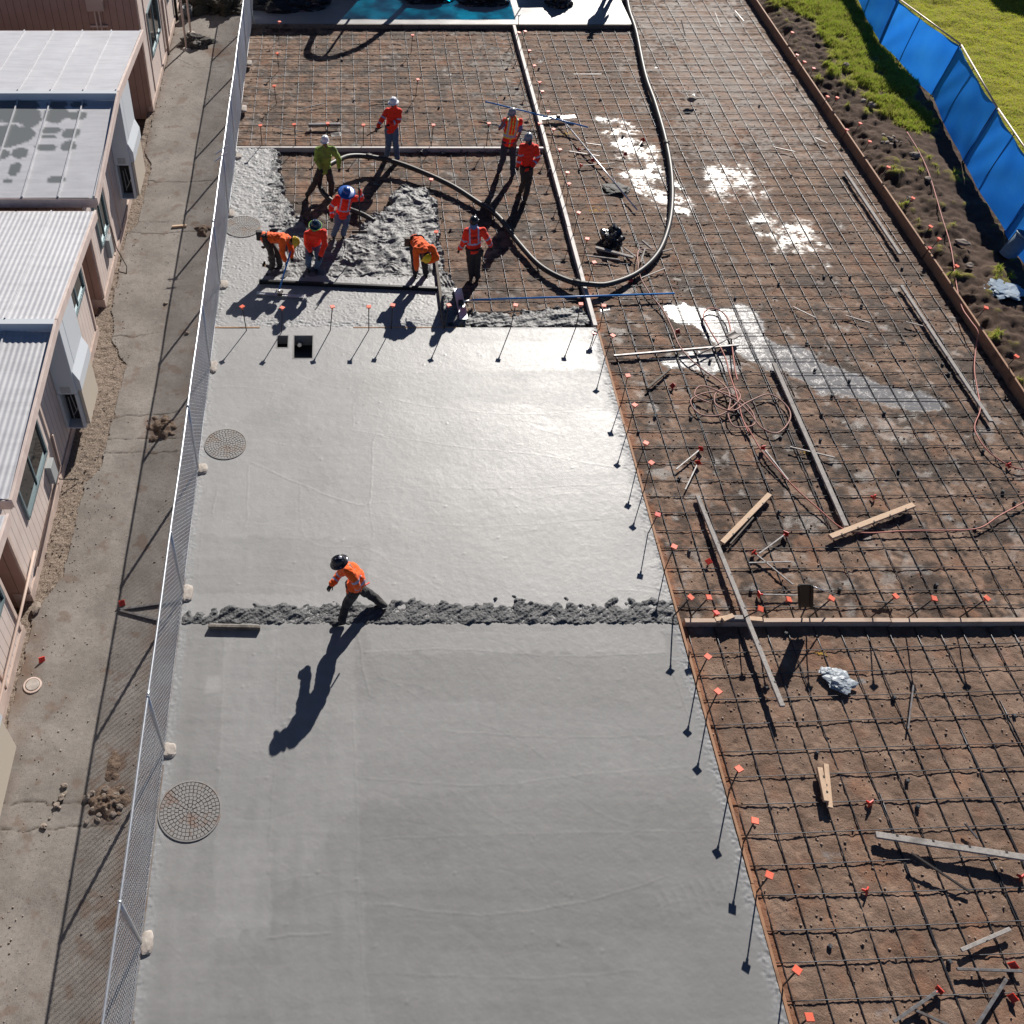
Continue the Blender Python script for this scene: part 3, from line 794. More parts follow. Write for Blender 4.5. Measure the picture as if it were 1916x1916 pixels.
# ------------------------------------------------------------------ reinforcing mats: every bar a part of its mat
def bar_mesh(name, p, q, seed, parent, wob=.006, r=.0085, sag=.003):
    rnd = random.Random(seed)
    p, q = Vector(p), Vector(q); L = (q - p).length; n = max(6, int(L / .45))
    d = (q - p) / n; sd = Vector((-d.y, d.x, 0)).normalized()
    f1, f2 = rnd.uniform(.3, .9), rnd.uniform(1.2, 2.4); a1, a2 = rnd.uniform(0, 6), rnd.uniform(0, 6)
    pts = []
    for i in range(n + 1):
        s = L * i / n
        pts.append(p + d * i + sd * (wob * math.sin(s * f1 + a1) + wob * .4 * math.sin(s * f2 + a2)) + Vector((0, 0, sag * math.sin(s * f2 * 1.3 + a1))))
    bm = bmesh.new(); tube(bm, pts, r, 5)
    return wobj('rebar', bm, MREBAR, parent, True)
def mat_of_bars(label, x0, x1, y0, y1, xs, ys, seed, tilt=0.0, extra=()):
    o = thing('rebar_mat', label, 'rebar mat', ((x0 + x1) / 2, (y0 + y1) / 2, BAR))
    rnd = random.Random(seed)
    for i, y in enumerate(ys):
        j = rnd.uniform(-.018, .018); tl = tilt + rnd.uniform(-.004, .004)
        bar_mesh('rebar', (x0, y + j, BAR), (x1, y + j + tl * (x1 - x0), BAR), seed * 100 + i, o)
    for i, x in enumerate(xs):
        j = rnd.uniform(-.02, .02)
        bar_mesh('rebar', (x + j, y0, BAR - .017), (x + j + rnd.uniform(-.03, .03), y1, BAR - .017), seed * 100 + 60 + i, o, .006, .0105)
    for i, (xa, ya, yb) in enumerate(extra):
        bar_mesh('rebar', (xa, ya, BAR - .017), (xa + rnd.uniform(-.03, .03), yb, BAR - .017), seed * 100 + 95 + i, o, .005, .0095)
    return o
def fr(a, b, st): return [a + st * i for i in range(int((b - a) / st) + 1)]
lap = [(6.86 + .45 * k + .032, 1.2 + (k * 37 % 5) * .5, 5.2 + (k * 53 % 7) * .55) for k in (4, 7, 8, 9, 10, 12, 13, 15)]
mat_of_bars('rebar mat over dry tan earth in the bay nearest the camera', 6.28, 15.05, 1.2, 9.42, fr(6.42, 15.0, .45), [8.87 - .467 * k for k in range(17)], 1, .035, lap)
ys_up = [G(1300, v, BAR).y for v in (1138, 1104, 1065, 1026, 993, 959, 928, 899, 866, 835, 804)]
ys_up += fr(ys_up[-1] + .457, 40.5, .457)
lap2 = [(6.55 + .457 * k + .03, 10.5 + (k * 31 % 9), 15.5 + (k * 47 % 11)) for k in range(1, 19)]
mat_of_bars('rebar mat over wet brown earth with puddles, hoses and planks', 6.31, 15.05, 9.60, 40.8, fr(6.55, 15.0, .457), ys_up[:72], 2, .006, lap2[:8])
x0b = G(467.5, 270, BAR).x
mat_of_bars('rebar mat in the far left bay behind the white helmeted worker', -2.88, 6.12, 26.0, 34.05, fr(x0b, 6.1, .447), fr(26.22, 34.0, .39), 3, .0)
mat_of_bars('rebar mat under the crew and the fresh concrete heap', -2.6, 6.12, 17.86, 25.84, fr(-2.4, 6.1, .447), fr(18.05, 25.8, .43), 4, .0)

# ------------------------------------------------------------------ poured, rough concrete
RP = 0.017
X, Y = axes(-2.0, 6.16, 17.80, 25.86, RP)
ny, nx = X.shape
m1 = fnoise(ny, nx, RP, .35, 81); m2 = fnoise(ny, nx, RP, .11, 82); m3 = fnoise(ny, nx, RP, .04, 83); m4 = fnoise(ny, nx, RP, .022, 84)
def dp(*uv): return [tuple(G(u, v, -.03)[:2]) for u, v in uv]
A = inpoly(X, Y, dp((500, 470), (505, 440), (545, 405), (560, 395), (575, 430), (600, 440), (625, 455), (668, 440), (690, 405), (735, 385), (725, 365), (745, 350), (790, 350), (815, 375), (822, 420), (825, 455), (832, 500), (850, 535), (870, 560), (870, 612), (820, 612), (820, 540), (500, 528)))
B = inpoly(X, Y, dp((500, 272), (520, 285), (528, 330), (530, 360), (545, 385), (555, 410), (520, 430), (490, 430), (485, 380), (488, 330)))
C = inpoly(X, Y, dp((860, 575), (900, 582), (960, 585), (1000, 578), (1060, 570), (1095, 575), (1112, 608), (860, 615)))
A, B, C = (blur(a.astype(float), RP, .09) for a in (A, B, C))
nz = .16 * m2 + .10 * m1 + .05 * m3
def folds(cx, cy, lam, warp_, seed):
    d = np.hypot((X - cx) * .8, (Y - cy) * 1.15) + warp_
    s_ = np.abs(np.sin(math.pi * d / lam))
    return (1 - s_) ** 1.0 * 1.6 - .6
wq = fnoise(ny, nx, RP, .55, 105); wq2 = fnoise(ny, nx, RP, .22, 106)
def aniso(sx, sy, seed, ang):
    rng = np.random.default_rng(seed); wv = rng.standard_normal((ny, nx))
    ky = np.fft.fftfreq(ny, d=RP)[:, None]; kx = np.fft.rfftfreq(nx, d=RP)[None, :]
    a, b = kx * math.cos(ang) + ky * math.sin(ang), -kx * math.sin(ang) + ky * math.cos(ang)
    o_ = np.fft.irfft2(np.fft.rfft2(wv) * np.exp(-((a * sx * 1.6) ** 2 + (b * sy * 1.6) ** 2)), s=(ny, nx))
    return o_ / o_.std()
f1, f2, f3 = aniso(.85, .20, 101, .35), aniso(.70, .17, 102, -.5), aniso(.34, .075, 103, .2)
bl = .5 + .5 * np.tanh(1.5 * fnoise(ny, nx, RP, .6, 104))
fA = 1.0 - 2.0 * np.abs(np.tanh(.9 * (f1 * bl + f2 * (1 - bl))))           # sharp crests like dragged mortar
fB = f3
flow = np.sin((X * 0.9 + Y * 1.9 + .35 * m1 + .12 * m2) * 9.0)      # folds left by the hose
hA = sstep(.3, .75, A + nz * ((A > .05) & (A < .95)))
heap = np.exp(-(((X - 1.9) / 1.0) ** 2 + ((Y - 23.1) / .9) ** 2)) * .10 + np.exp(-(((X - 1.0) / 1.2) ** 2 + ((Y - 21.5) / .9) ** 2)) * .05
zA = -0.16 + hA * (0.140 + heap + .017 * (folds(1.3, 22.9, .27, .30 * wq + .07 * wq2, 1) * bl + folds(2.8, 20.6, .24, .30 * np.roll(wq, 77) + .07 * wq2, 2) * (1 - bl)) * np.clip(.6 + .5 * m1, .1, 1.3) + .020 * wq2 + .007 * f3 + .0030 * m3 + .0018 * m4)
hB = sstep(.3, .7, B + nz * ((B > .05) & (B < .95)))
zB = -0.16 + hB * (.150 + .010 * wq2 + .006 * f3 + .004 * m3 + .002 * m4)
hC = sstep(.35, .7, C + 1.2 * nz * ((C > .05) & (C < .97)))
zC = -0.16 + hC * (.105 + .018 * wq2 + .010 * f3 + .004 * m3 + .002 * m4)
Zp = np.maximum(np.maximum(zA, zB), zC)
keep = Zp > -0.145
keep &= ~((Y < 19.72) & (X < 2.50))
o = gridobj('wet_concrete', X, Y, Zp, MLUMP, keep)
tag(o, 'lumpy grey wet concrete heaped over the rebar around the crew', kind='stuff')
# screeded skin inside the boards is the slab; the raked joint between the two finished bays
RQ = 0.0125
X, Y = axes(-2.74, 6.20, 9.30, 10.08, RQ)
ny, nx = X.shape
q1 = fnoise(ny, nx, RQ, .16, 91); q2 = fnoise(ny, nx, RQ, .075, 92); q3 = fnoise(ny, nx, RQ, .03, 93)
cy = 9.62 + .02 * q1; up = 9.86 + .05 * q1 + .03 * q2 - .26 * sstep(-1.2, -2.7, X) + .03 * np.sin(X * 1.3)
env = sstep(9.40 + .012 * q2, 9.46 + .02 * q2, Y) * sstep(up + .06, up - .06, Y)
rng = np.random.default_rng(96); wv = rng.standard_normal((ny, nx)); ky = np.fft.fftfreq(ny, d=RQ)[:, None]; kx = np.fft.rfftfreq(nx, d=RQ)[None, :]
st_ = np.fft.irfft2(np.fft.rfft2(wv) * np.exp(-(((kx * .8 + ky * .6) * .20 * 1.6) ** 2 + ((-kx * .6 + ky * .8) * .05 * 1.6) ** 2)), s=(ny, nx)); st_ /= st_.std()
bmp = 0.021 + .008 * q1 + .010 * st_ + .004 * q2 + .003 * q3; bmp = .008 + np.log1p(np.exp((bmp - .008) / .005)) * .005 + .004 * fnoise(ny, nx, RQ, .015, 95)
Zr = -0.006 + env * bmp
o = gridobj('raked_concrete_joint', X, Y, Zr, MRIDGE, env > .12 + .05 * q3)
tag(o, 'dark rough strip of raked concrete between the two smooth bays', kind='stuff')

# ------------------------------------------------------------------ chain-link fence
FX0, FX1 = (-2.765, 3.99), (-2.86, 31.24)
def fx(y): return FX0[0] + (FX1[0] - FX0[0]) * (y - FX0[1]) / (FX1[1] - FX0[1])
FH, FYA, FYB = 1.80, 0.9, 43.5
fence = thing('chain_link_fence', 'galvanised chain link fence between the old walkway and the fresh slab', 'fence', (fx(4), 4, 0))
bm = bmesh.new()
pts = [Vector((fx(y) + .004 * math.sin(y * 1.7), y, FH + .008 * math.sin(y * .9))) for y in np.arange(FYA, FYB + .1, .5)]
tube(bm, pts, .021, 8)
for y in (2.2, 7.0, 13.2, 19.4, 25.4, 31.3): tube(bm, [Vector((fx(y), y - .06, FH)), Vector((fx(y), y + .06, FH))], .026, 8)
wobj('top_rail', bm, MGALV, fence, True)
bm = bmesh.new()
rnd = random.Random(4)
pitch = .098
s = FYA - FH
while s < FYB:
    for sg, dx in ((1, .003), (-1, -.003)):
        a, b = (s, .03), (s + FH - .06, FH - .03)
        if sg < 0: a, b = (s + FH - .06, .03), (s, FH - .03)
        (ya, za), (yb, zb) = a, b
        lo, hi = FYA, FYB
        def clip(ya, za, yb, zb):
            if max(ya, yb) < lo or min(ya, yb) > hi: return None
            P = [(ya, za), (yb, zb)]
            out = []
            for (y, z), (y2, z2) in ((P[0], P[1]), (P[1], P[0])):
                if y < lo: t = (lo - y) / (y2 - y); y, z = lo, z + t * (z2 - z)
                if y > hi: t = (hi - y) / (y2 - y); y, z = hi, z + t * (z2 - z)
                out.append((y, z))
            return out
        c = clip(ya, za, yb, zb)
        if c:
            (y0, z0), (y3, z3) = c
            n = 4
            P = []
            for i in range(n + 1):
                t = i / n; y = y0 + (y3 - y0) * t; z = z0 + (z3 - z0) * t
                P.append(Vector((fx(y) + dx + .012 * math.sin(y * 2.1 + z * 2), y, z)))
            tube(bm, P, .0036, 3, False)
    s += pitch
wobj('wire_mesh', bm, MWIRE, fence)
bm = bmesh.new(); tube(bm, [Vector((fx(y), y, .05 + .006 * math.sin(y * 2))) for y in np.arange(FYA, FYB, .6)], .004, 5)
wobj('tension_wire', bm, MGALV, fence)
PY_ = [0.98, 3.99, 6.96, 10.09, 13.2, 16.34, 19.38, 22.5, 25.41, 28.19, 31.24, 34.3, 37.4, 40.5]
for i, y in enumerate(PY_):
    bm = bmesh.new(); tube(bm, [Vector((fx(y), y, -.1)), Vector((fx(y), y, FH - .01))], .028, 10)
    lathe(bm, [(.034, -.03), (.034, .02), (.0, .045)], (fx(y), y, FH - .015), 10)
    post = wobj('post', bm, MGALV, fence, True)
    rnd = random.Random(50 + i)
    bm = bmesh.new()
    vs = ball(bm, (0, 0, 0), 1.0, 3)
    sx, sy, sz = .105 + rnd.uniform(-.02, .02), .17 + rnd.uniform(-.04, .03), .055
    for v in vs:
        c = v.co
        e = 1.0 / max(1e-6, (abs(c.x) ** 3 + abs(c.y) ** 3 + abs(c.z) ** 3) ** (1 / 3))
        c = c * e
        nn = mnoise.noise(c * 1.7 + Vector((i * 7, 0, 0))) * .16 + mnoise.noise(c * 5 + Vector((i * 3, 9, 0))) * .05
        c = c * (1 + nn)
        v.co = Vector((fx(y) + .075 + c.x * sx, y + rnd.uniform(-.0, .0) + c.y * sy, .0 + c.z * sz))
    ft = wobj('footing', bm, MCONC, post, False)
for (a, b) in (((383, 408), (395, 428)), ((398, 388), (409, 418))):
    pass
bm = bmesh.new()
for y in (22.2, 22.55):
    beam(bm, (fx(y) - .18, y - .1, FH - .05), (fx(y) + .12, y + .12, FH + .06), .05, .02)
wobj('rail_clamp', bm, MGALV, fence)

# ------------------------------------------------------------------ classrooms on the left
WX, RX, XB = -5.55, -5.12, -15.0
def mat_siding(name, c1, c2, axis, pitch=.205):
    t = NT(name)
    sep = t.n('ShaderNodeSeparateXYZ'); geo = t.n('ShaderNodeNewGeometry'); t.l(geo.outputs['Position'], sep.inputs[0])
    f = t.mathn('FRACT', t.mathn('DIVIDE', sep.outputs[axis], pitch))
    g = t.mathn('LESS_THAN', f, .075)
    n = t.ramp(t.noise(2.2, 5), .35, .7)
    mp = t.n('ShaderNodeMapping'); mp.inputs['Scale'].default_value = (8, 8, .5); t.l(t.coord(), mp.inputs['Vector'])
    n2 = t.ramp(t.noise(5, 5, .7, 0, mp.outputs[0]), .4, .75)
    c = t.mix(n, c1, c2); c = t.mix(t.mathn('MULTIPLY', n2, .3), c, tuple(x * .72 for x in c1))
    c = t.mix(t.mathn('MULTIPLY', g, .75), c, tuple(x * .25 for x in c1))
    t.set('Base Color', c); t.set('Roughness', .8)
    t.l(t.bump(t.mathn('SUBTRACT', 1.0, g), .8, .012), t.b.inputs['Normal'])
    return t.m
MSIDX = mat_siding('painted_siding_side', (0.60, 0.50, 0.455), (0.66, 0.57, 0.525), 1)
MSIDY = mat_siding('siding_end_shaded', (0.36, 0.235, 0.19), (0.42, 0.28, 0.23), 0)  # darker brown copy for end walls, their shade put into the colour
MTRIM = M('trim_paint', (0.62, 0.50, 0.44), .7, col2=(0.52, 0.40, 0.34), vs=4)
MFASC = M('fascia_paint', (0.66, 0.55, 0.50), .7, col2=(0.55, 0.44, 0.40), vs=5)
MSKIRT = M('skirting_paint', (0.55, 0.43, 0.37), .85, col2=(0.40, 0.31, 0.27), vs=3)
MPIPE = M('painted_conduit', (0.44, 0.33, 0.28), .6)
MGLASS = NT('dark_window_glass'); MGLASS.set('Base Color', (.012, .016, .02)); MGLASS.set('Roughness', .06); MGLASS.set('Specular IOR Level', .6); MGLASS = MGLASS.m
MFRAME = M('aluminium_window_frame', (.20, .27, .30), .45, .5)
MACW = M('white_enamel', (0.60, 0.64, 0.68), .45)
MACT = M('tan_grille_paint', (0.52, 0.46, 0.38), .6)
MACD = M('dark_coil', (0.02, 0.02, 0.021), .7)
def mat_roof(name, c1, c2, stain=True):
    t = NT(name)
    st = t.attr('stain')
    n = t.ramp(t.noise(1.6, 6, .65), .3, .7)
    mp = t.n('ShaderNodeMapping'); mp.inputs['Scale'].default_value = (.4, 2.4, 1); t.l(t.coord(), mp.inputs['Vector'])
    n2 = t.ramp(t.noise(3, 5, .65, 0, mp.outputs[0]), .42, .75)
    c = t.mix(n, c1, c2); c = t.mix(t.mathn('MULTIPLY', n2, .5), c, tuple(x * .66 for x in c1))
    if stain: c = t.mix(st, c, (.15, .165, .172))
    t.set('Base Color', c); t.set('Roughness', .5); t.set('Metallic', .0)
    return t.m
MROOF = mat_roof('metal_roof_panel', (0.50, 0.505, 0.535), (0.58, 0.585, 0.615))
MROOFC = mat_roof('corrugated_roof_sheet', (0.49, 0.495, 0.525), (0.56, 0.565, 0.595))
def roof_grid(parent, ya, za, yb, zb, name, corr=0.0, stains=(), mat=None, xedge=RX):
    """sloping sheet from ridge (ya,za) to eave (yb,zb); seams or corrugation run down the slope"""
    n_x = int((xedge - XB) / (.0175 if corr else .05)); n_y = 60 if stains else 10
    xs = np.linspace(XB, xedge, n_x + 1); ts = np.linspace(0, 1, n_y + 1)
    X, T = np.meshgrid(xs, ts)
    Y = ya + (yb - ya) * T; Z = za + (zb - za) * T
    if corr: Z = Z + .006 * np.sin((xedge - X) / .105 * 2 * math.pi)
    Z = Z - .004 * np.sin(T * 9 + X)
    st = np.zeros_like(X)
    for u, v, ru, rv in stains:
        pass
    if stains:
        w_ = np.array([[mnoise.noise(Vector((x * 4.0, y * 4.0, 3.3))) for x in xs] for y in Y[:, 0]]); w2_ = np.array([[mnoise.noise(Vector((x * 13.0, y * 13.0, 1.3))) for x in xs] for y in Y[:, 0]])
        for cx, cy_, rx, ry in stains:
            d = np.sqrt(((X - cx) / rx) ** 2 + ((Y - cy_) / ry) ** 2) + .20 * w_ + .12 * w2_
            st = np.maximum(st, sstep(1.03, .93, d))
    me = gridobj(name, X, Y, Z, None, None, dict(stain=st), mesh_only=True)
    me.transform(local(parent))
    o = link(name, me, mat, parent)
    return o
def seams(bm, ya, za, yb, zb, xs, h=.035):
    for x in xs:
        beam(bm, (x, ya, za + h * .5), (x, yb, zb + h * .5), .028, h, bevel=0)
def rest(label, ridge_y, ridge_z, ya, za, yb, zb, wa, wb, corr, stains, seam_xs, wall_h, flip=False):
    """gabled classroom: front slope ridge->(ya, za) nearest the camera, back slope ridge->(yb, zb)"""
    o = thing('portable_classroom', label, 'building', (WX - 4, (ya + yb) / 2, 0))
    bm = bmesh.new()          # wall shell: side wall, front and back walls
    def wall(bm, P):
        bm.faces.new([bm.verts.new(p) for p in P])
    wall(bm, [(WX, wa, -.25), (WX, wb, -.25), (WX, wb, ridge_z + (zb - ridge_z) * (wb - ridge_y) / (yb - ridge_y) - .12), (WX, ridge_y, ridge_z - .10), (WX, ridge_y - .18, ridge_z - .24), (WX, wa, za - .14)])
    bm.faces.ensure_lookup_table()
    e = bmesh.ops.extrude_face_region(bm, geom=bm.faces[:])
    for v in [v for v in e['geom'] if isinstance(v, bmesh.types.BMVert)]: v.co.x -= 9.4
    bm.normal_update()
    bmesh.ops.recalc_face_normals(bm, faces=bm.faces)
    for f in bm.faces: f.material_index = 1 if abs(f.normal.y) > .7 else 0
    w_ = wobj('wall', bm, [MSIDX, MSIDY], o)
    m = MROOFC if corr else MROOF
    r1 = roof_grid(o, ridge_y - .16, ridge_z - .13, ya, za, 'roof', corr, stains, m)
    r2 = roof_grid(o, ridge_y + .0, ridge_z + .03, yb, zb, 'roof', corr, (), m)
    bm = bmesh.new()
    seams(bm, ridge_y - .17, ridge_z - .13, ya + .01, za, seam_xs); wobj('standing_seams', bm, m, r1)
    bm = bmesh.new()
    seams(bm, ridge_y + .0, ridge_z + .03, yb - .01, zb, seam_xs); wobj('standing_seams', bm, m, r2)
    bm = bmesh.new()          # ridge step
    box(bm, (XB, ridge_y - .15, ridge_z - .16), (RX + .01, ridge_y - .01, ridge_z + .045)); wobj('ridge_flashing', bm, MACW, o)
    bm = bmesh.new()          # barge boards down the gable, eave boards
    beam(bm, (RX + .025, ridge_y, ridge_z - .07), (RX + .025, ya - .03, za - .085), .05, .20, bevel=.004)
    beam(bm, (RX + .025, ridge_y, ridge_z - .07), (RX + .025, yb + .03, zb - .085), .05, .20, bevel=.004)
    wobj('barge_board', bm, MFASC, o)
    bm = bmesh.new()
    box(bm, (XB, ya - .03, za - .22), (RX, ya + .0, za - .012)); wobj('eave_board', bm, MFASC, o)
    bm = bmesh.new()
    box(bm, (XB, yb + .0, zb - .22), (RX, yb + .03, zb - .012)); wobj('eave_board', bm, MFASC, o)
    bm = bmesh.new()
    box(bm, (WX - .3, wa - .02, -.25), (WX + .035, wb + .02, .20)); wobj('skirting', bm, MSKIRT, o)
    return o
def window(parent, y0, y1, z0, z1, x=WX, label=None):
    bm = bmesh.new()
    for a, b in (((x - .02, y0, z0), (x + .05, y0 + .05, z1)), ((x - .02, y1 - .05, z0), (x + .05, y1, z1)), ((x - .02, y0 + .05, z1 - .05), (x + .048, y1 - .05, z1)), ((x - .02, y0 + .05, z0), (x + .055, y1 - .05, z0 + .05)), ((x - .02, (y0 + y1) / 2 - .02, z0 + .05), (x + .035, (y0 + y1) / 2 + .02, z1 - .05))):
        box(bm, a, b)
    f = wobj('window', bm, MFRAME, parent)
    bm = bmesh.new(); box(bm, (x - .015, y0 + .05, z0 + .05), (x + .012, y1 - .05, z1 - .05)); wobj('pane', bm, MGLASS, f)
    return f
def trim(parent, y, z0, z1, w=.09, x=WX):
    bm = bmesh.new(); box(bm, (x - .01, y, z0), (x + .03, y + w, z1), bevel=.004); return wobj('trim_board', bm, MTRIM, parent)
def conduit(parent, pts, r=.03, m=None):
    bm = bmesh.new(); tube(bm, pts, r, 8); return wobj('conduit', bm, m or MPIPE, parent, True)
def aircon(parent, y0, y1, z0, z1, xf):
    """wall-hung air conditioner: tall enamel cabinet, sloped hood, open coil bay in its near side"""
    x0 = WX + .002
    bm = bmesh.new()
    box(bm, (x0, y0 + .30, z0 + .02), (xf, y1, z1), bevel=.012)                     # main cabinet behind the bay
    box(bm, (x0, y0, z0 + .95), (xf, y0 + .30, z1), bevel=.012)                     # upper part flush with the side
    box(bm, (x0, y0, z0 + .02), (x0 + .05, y0 + .30, z0 + .95)); box(bm, (xf - .06, y0, z0 + .02), (xf, y0 + .30, z0 + .95)); box(bm, (x0 + .05, y0, z0), (xf - .06, y0 + .30, z0 + .03))
    cab = wobj('air_conditioner', bm, MACW, parent)
    bm = bmesh.new(); box(bm, (x0 + .05, y0 + .27, z0 + .03), (xf - .06, y0 + .298, z0 + .95)); wobj('coil', bm, MACD, cab)
    bm = bmesh.new()
    for (a, b, c, d) in ((.14, .7, .16, .15), (.2, .75, .25, .35), (.16, .2, .33, .5)):
        tube(bm, [Vector((x0 + a, y0 + .20, z0 + b)), Vector((x0 + c, y0 + .16, z0 + d))], .008, 5)
    wobj('coil_pipe', bm, MALU, cab)
    bm = bmesh.new()          # louvred panel standing proud of the front, under a hood
    ym = (y0 + y1) / 2
    box(bm, (xf + .002, y0 + .08, z0 + .05), (xf + .075, y1 - .06, z0 + 1.0), bevel=.01)
    g = wobj('grille', bm, MACT, cab)
    bm = bmesh.new()
    v = [bm.verts.new(p) for p in ((xf + .002, y0 + .05, z0 + 1.52), (xf + .10, y0 + .05, z0 + 1.28), (xf + .10, y0 + .05, z0 + 1.02), (xf + .002, y0 + .05, z0 + 1.02))]
    f = bm.faces.new(v); e = bmesh.ops.extrude_face_region(bm, geom=[f])
    for q in [q for q in e['geom'] if isinstance(q, bmesh.types.BMVert)]: q.co.y += (y1 - y0) - .1
    wobj('hood', bm, MACW, cab)
    bm = bmesh.new(); box(bm, (x0 + .10, y0 - .004, z0 + 1.00), (x0 + .30, y0 - .0005, z0 + 1.16)); wobj('rating_plate', bm, M('printed_plate', (.55, .57, .58), .5, col2=(.25, .27, .28), vs=60), cab)
    return cab
sx = [RX - .02 - .77 * k for k in range(12)]
def roof_pt(u, v):
    z = 3.35
    for _ in range(4):
        p_ = G(u, v, z); z = 3.47 + (3.14 - 3.47) * (21.8 - p_.y) / 3.6
    return p_.x, p_.y
stA = [(*roof_pt(u, v), rx, ry) for u, v, rx, ry in ((20, 205, .5, .55), (12, 255, .6, .45), (51, 203, .24, .6), (60, 222, .22, .4), (104, 215, .30, .33), (145, 216, .24, .18), (108, 196, .25, .14), (147, 196, .22, .14), (95, 244, .26, .13), (92, 256, .2, .07), (134, 249, .22, .2), (50, 252, .2, .28), (86, 276, .26, .14), (129, 273, .17, .2), (37, 286, .2, .2), (28, 316, .13, .24), (15, 339, .12, .09), (104, 336, .2, .15), (2, 290, .22, .2))]
CA = rest('cream classroom with seamed pale metal roof marked by grey patches', 21.95, 3.60, 18.2, 3.14, 26.0, 3.27, 18.55, 23.6, 0, stA, sx, 2.4)
CB = rest('cream classroom with corrugated pale roof and open sided air conditioner', 13.85, 3.32, 9.75, 3.07, 17.9, 3.0, 9.95, 17.55, 1, [(-6.35, 17.0, .28, .34)], [RX - .9 - 1.55 * k for k in range(6)], 2.4)
CC = rest('classroom wall in the lower left corner with a long painted conduit', 5.2, 3.3, 1.0, 3.05, 9.45, 3.02, 1.2, 9.25, 1, (), [RX - .9 - 1.55 * k for k in range(6)], 2.4)
# far classroom, taller, end wall towards the camera
CF = thing('portable_classroom', 'far classroom with electrical box on its shade-toned brown end wall', 'building', (WX - 4, 33, 0))
bm = bmesh.new(); box(bm, (XB, 28.06, -.25), (WX, 44.0, 3.26)); bm.normal_update()
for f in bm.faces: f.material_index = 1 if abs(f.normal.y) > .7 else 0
wobj('wall', bm, [MSIDX, MSIDY], CF)
bm = bmesh.new(); box(bm, (XB, 28.02, 3.262), (WX + .05, 44.2, 3.32)); wobj('roof', bm, MROOF, CF)
bm = bmesh.new(); box(bm, (WX - .1, 28.03, .0), (WX + .035, 44.02, .16)); wobj('skirting', bm, MSKIRT, CF)
bm = bmesh.new(); box(bm, (WX - .02, 28.02, -.2), (WX + .03, 28.14, 3.25)); wobj('corner_board', bm, MTRIM, CF)
p = GY(178, 8, 28.0)
bm = bmesh.new(); box(bm, (p.x - .24, 27.88, p.z - .15), (p.x + .24, 28.055, p.z + .6), bevel=.01); eb = wobj('electrical_box', bm, M('beige_enamel', (.47, .36, .30), .5), CF)
bm = bmesh.new()
for dx in (-.06, .06): tube(bm, [Vector((p.x + dx, 28.0, p.z - .15)), Vector((p.x + dx, 28.0, -.1))], .028, 8)
box(bm, (p.x - .25, 27.98, p.z - .62), (p.x + .25, 28.05, p.z - .57)); wobj('conduit', bm, MTRIM, eb, False)
window(CF, 29.2, 31.2, 1.1, 2.4); window(CF, 33.2, 35.0, 1.1, 2.4)
for y in (28.9, 31.6, 32.8): trim(CF, y, .2, 3.2, .08)
conduit(CF, [(WX + .06, 31.9, 0), (WX + .06, 31.9, 3.2)], .04); conduit(CF, [(WX + .06, 34.5, 0), (WX + .06, 34.5, 3.2)], .05, MBLACK)
# fittings of the two middle classrooms
aircon(CA, 22.1, 23.45, 0.68, 3.30, -5.135)
aircon(CB, 13.98, 15.15, 0.40, 3.10, -5.135)
aircon(CC, 5.3, 7.05, 0.06, 2.4, -5.24)
window(CA, 19.3, 20.3, 1.1, 2.4); window(CB, 10.9, 12.6, 1.15, 2.5); window(CC, 8.2, 9.1, 1.3, 2.5); window(CB, 15.9, 17.3, 1.5, 2.5)
for y in (18.6, 20.5, 21.4, 23.5): trim(CA, y, .2, 2.95)
for y in (9.96, 12.9, 15.4, 15.7, 17.4): trim(CB, y, .2, 2.85)
for y in (9.15, 8.0, 6.1, 5.0): trim(CC, y, .2, 2.85)
for y in (7.05,):
    bm = bmesh.new(); box(bm, (WX, y, .15), (WX + .05, y + .85, 2.1), bevel=.004); wobj('plywood_panel', bm, MTRIM, CC)
conduit(CB, [(WX + .06, 10.5, .30), (WX + .06, 12.9, .42), (WX + .06, 13.0, 1.2)], .03)
conduit(CC, [(WX + .07, 4.0, .42), (WX + .07, 7.0, .45), (WX + .07, 8.1, .52), (WX + .07, 9.3, .55), (WX + .07, 10.6, .62)], .027)
conduit(CB, [(WX + .05, 12.6, 1.0), (WX + .05, 12.7, .25), (WX + .35, 12.9, .02)], .012, MBLACK)
conduit(CA, [(WX + .05, 20.4, 1.0), (WX + .05, 20.5, .3), (WX + .35, 20.0, .1), (WX + .35, 19.8, .0)], .012, MBLACK)
bm = bmesh.new(); box(bm, (WX, 12.3, .55), (WX + .12, 12.6, 1.0), bevel=.01); wobj('junction_box', bm, M('grey_enamel', (.35, .37, .38), .5), CB)
bm = bmesh.new(); box(bm, (WX, 19.7, .55), (WX + .12, 20.0, 1.05), bevel=.01); wobj('junction_box', bm, bpy.data.materials['grey_enamel'], CA)

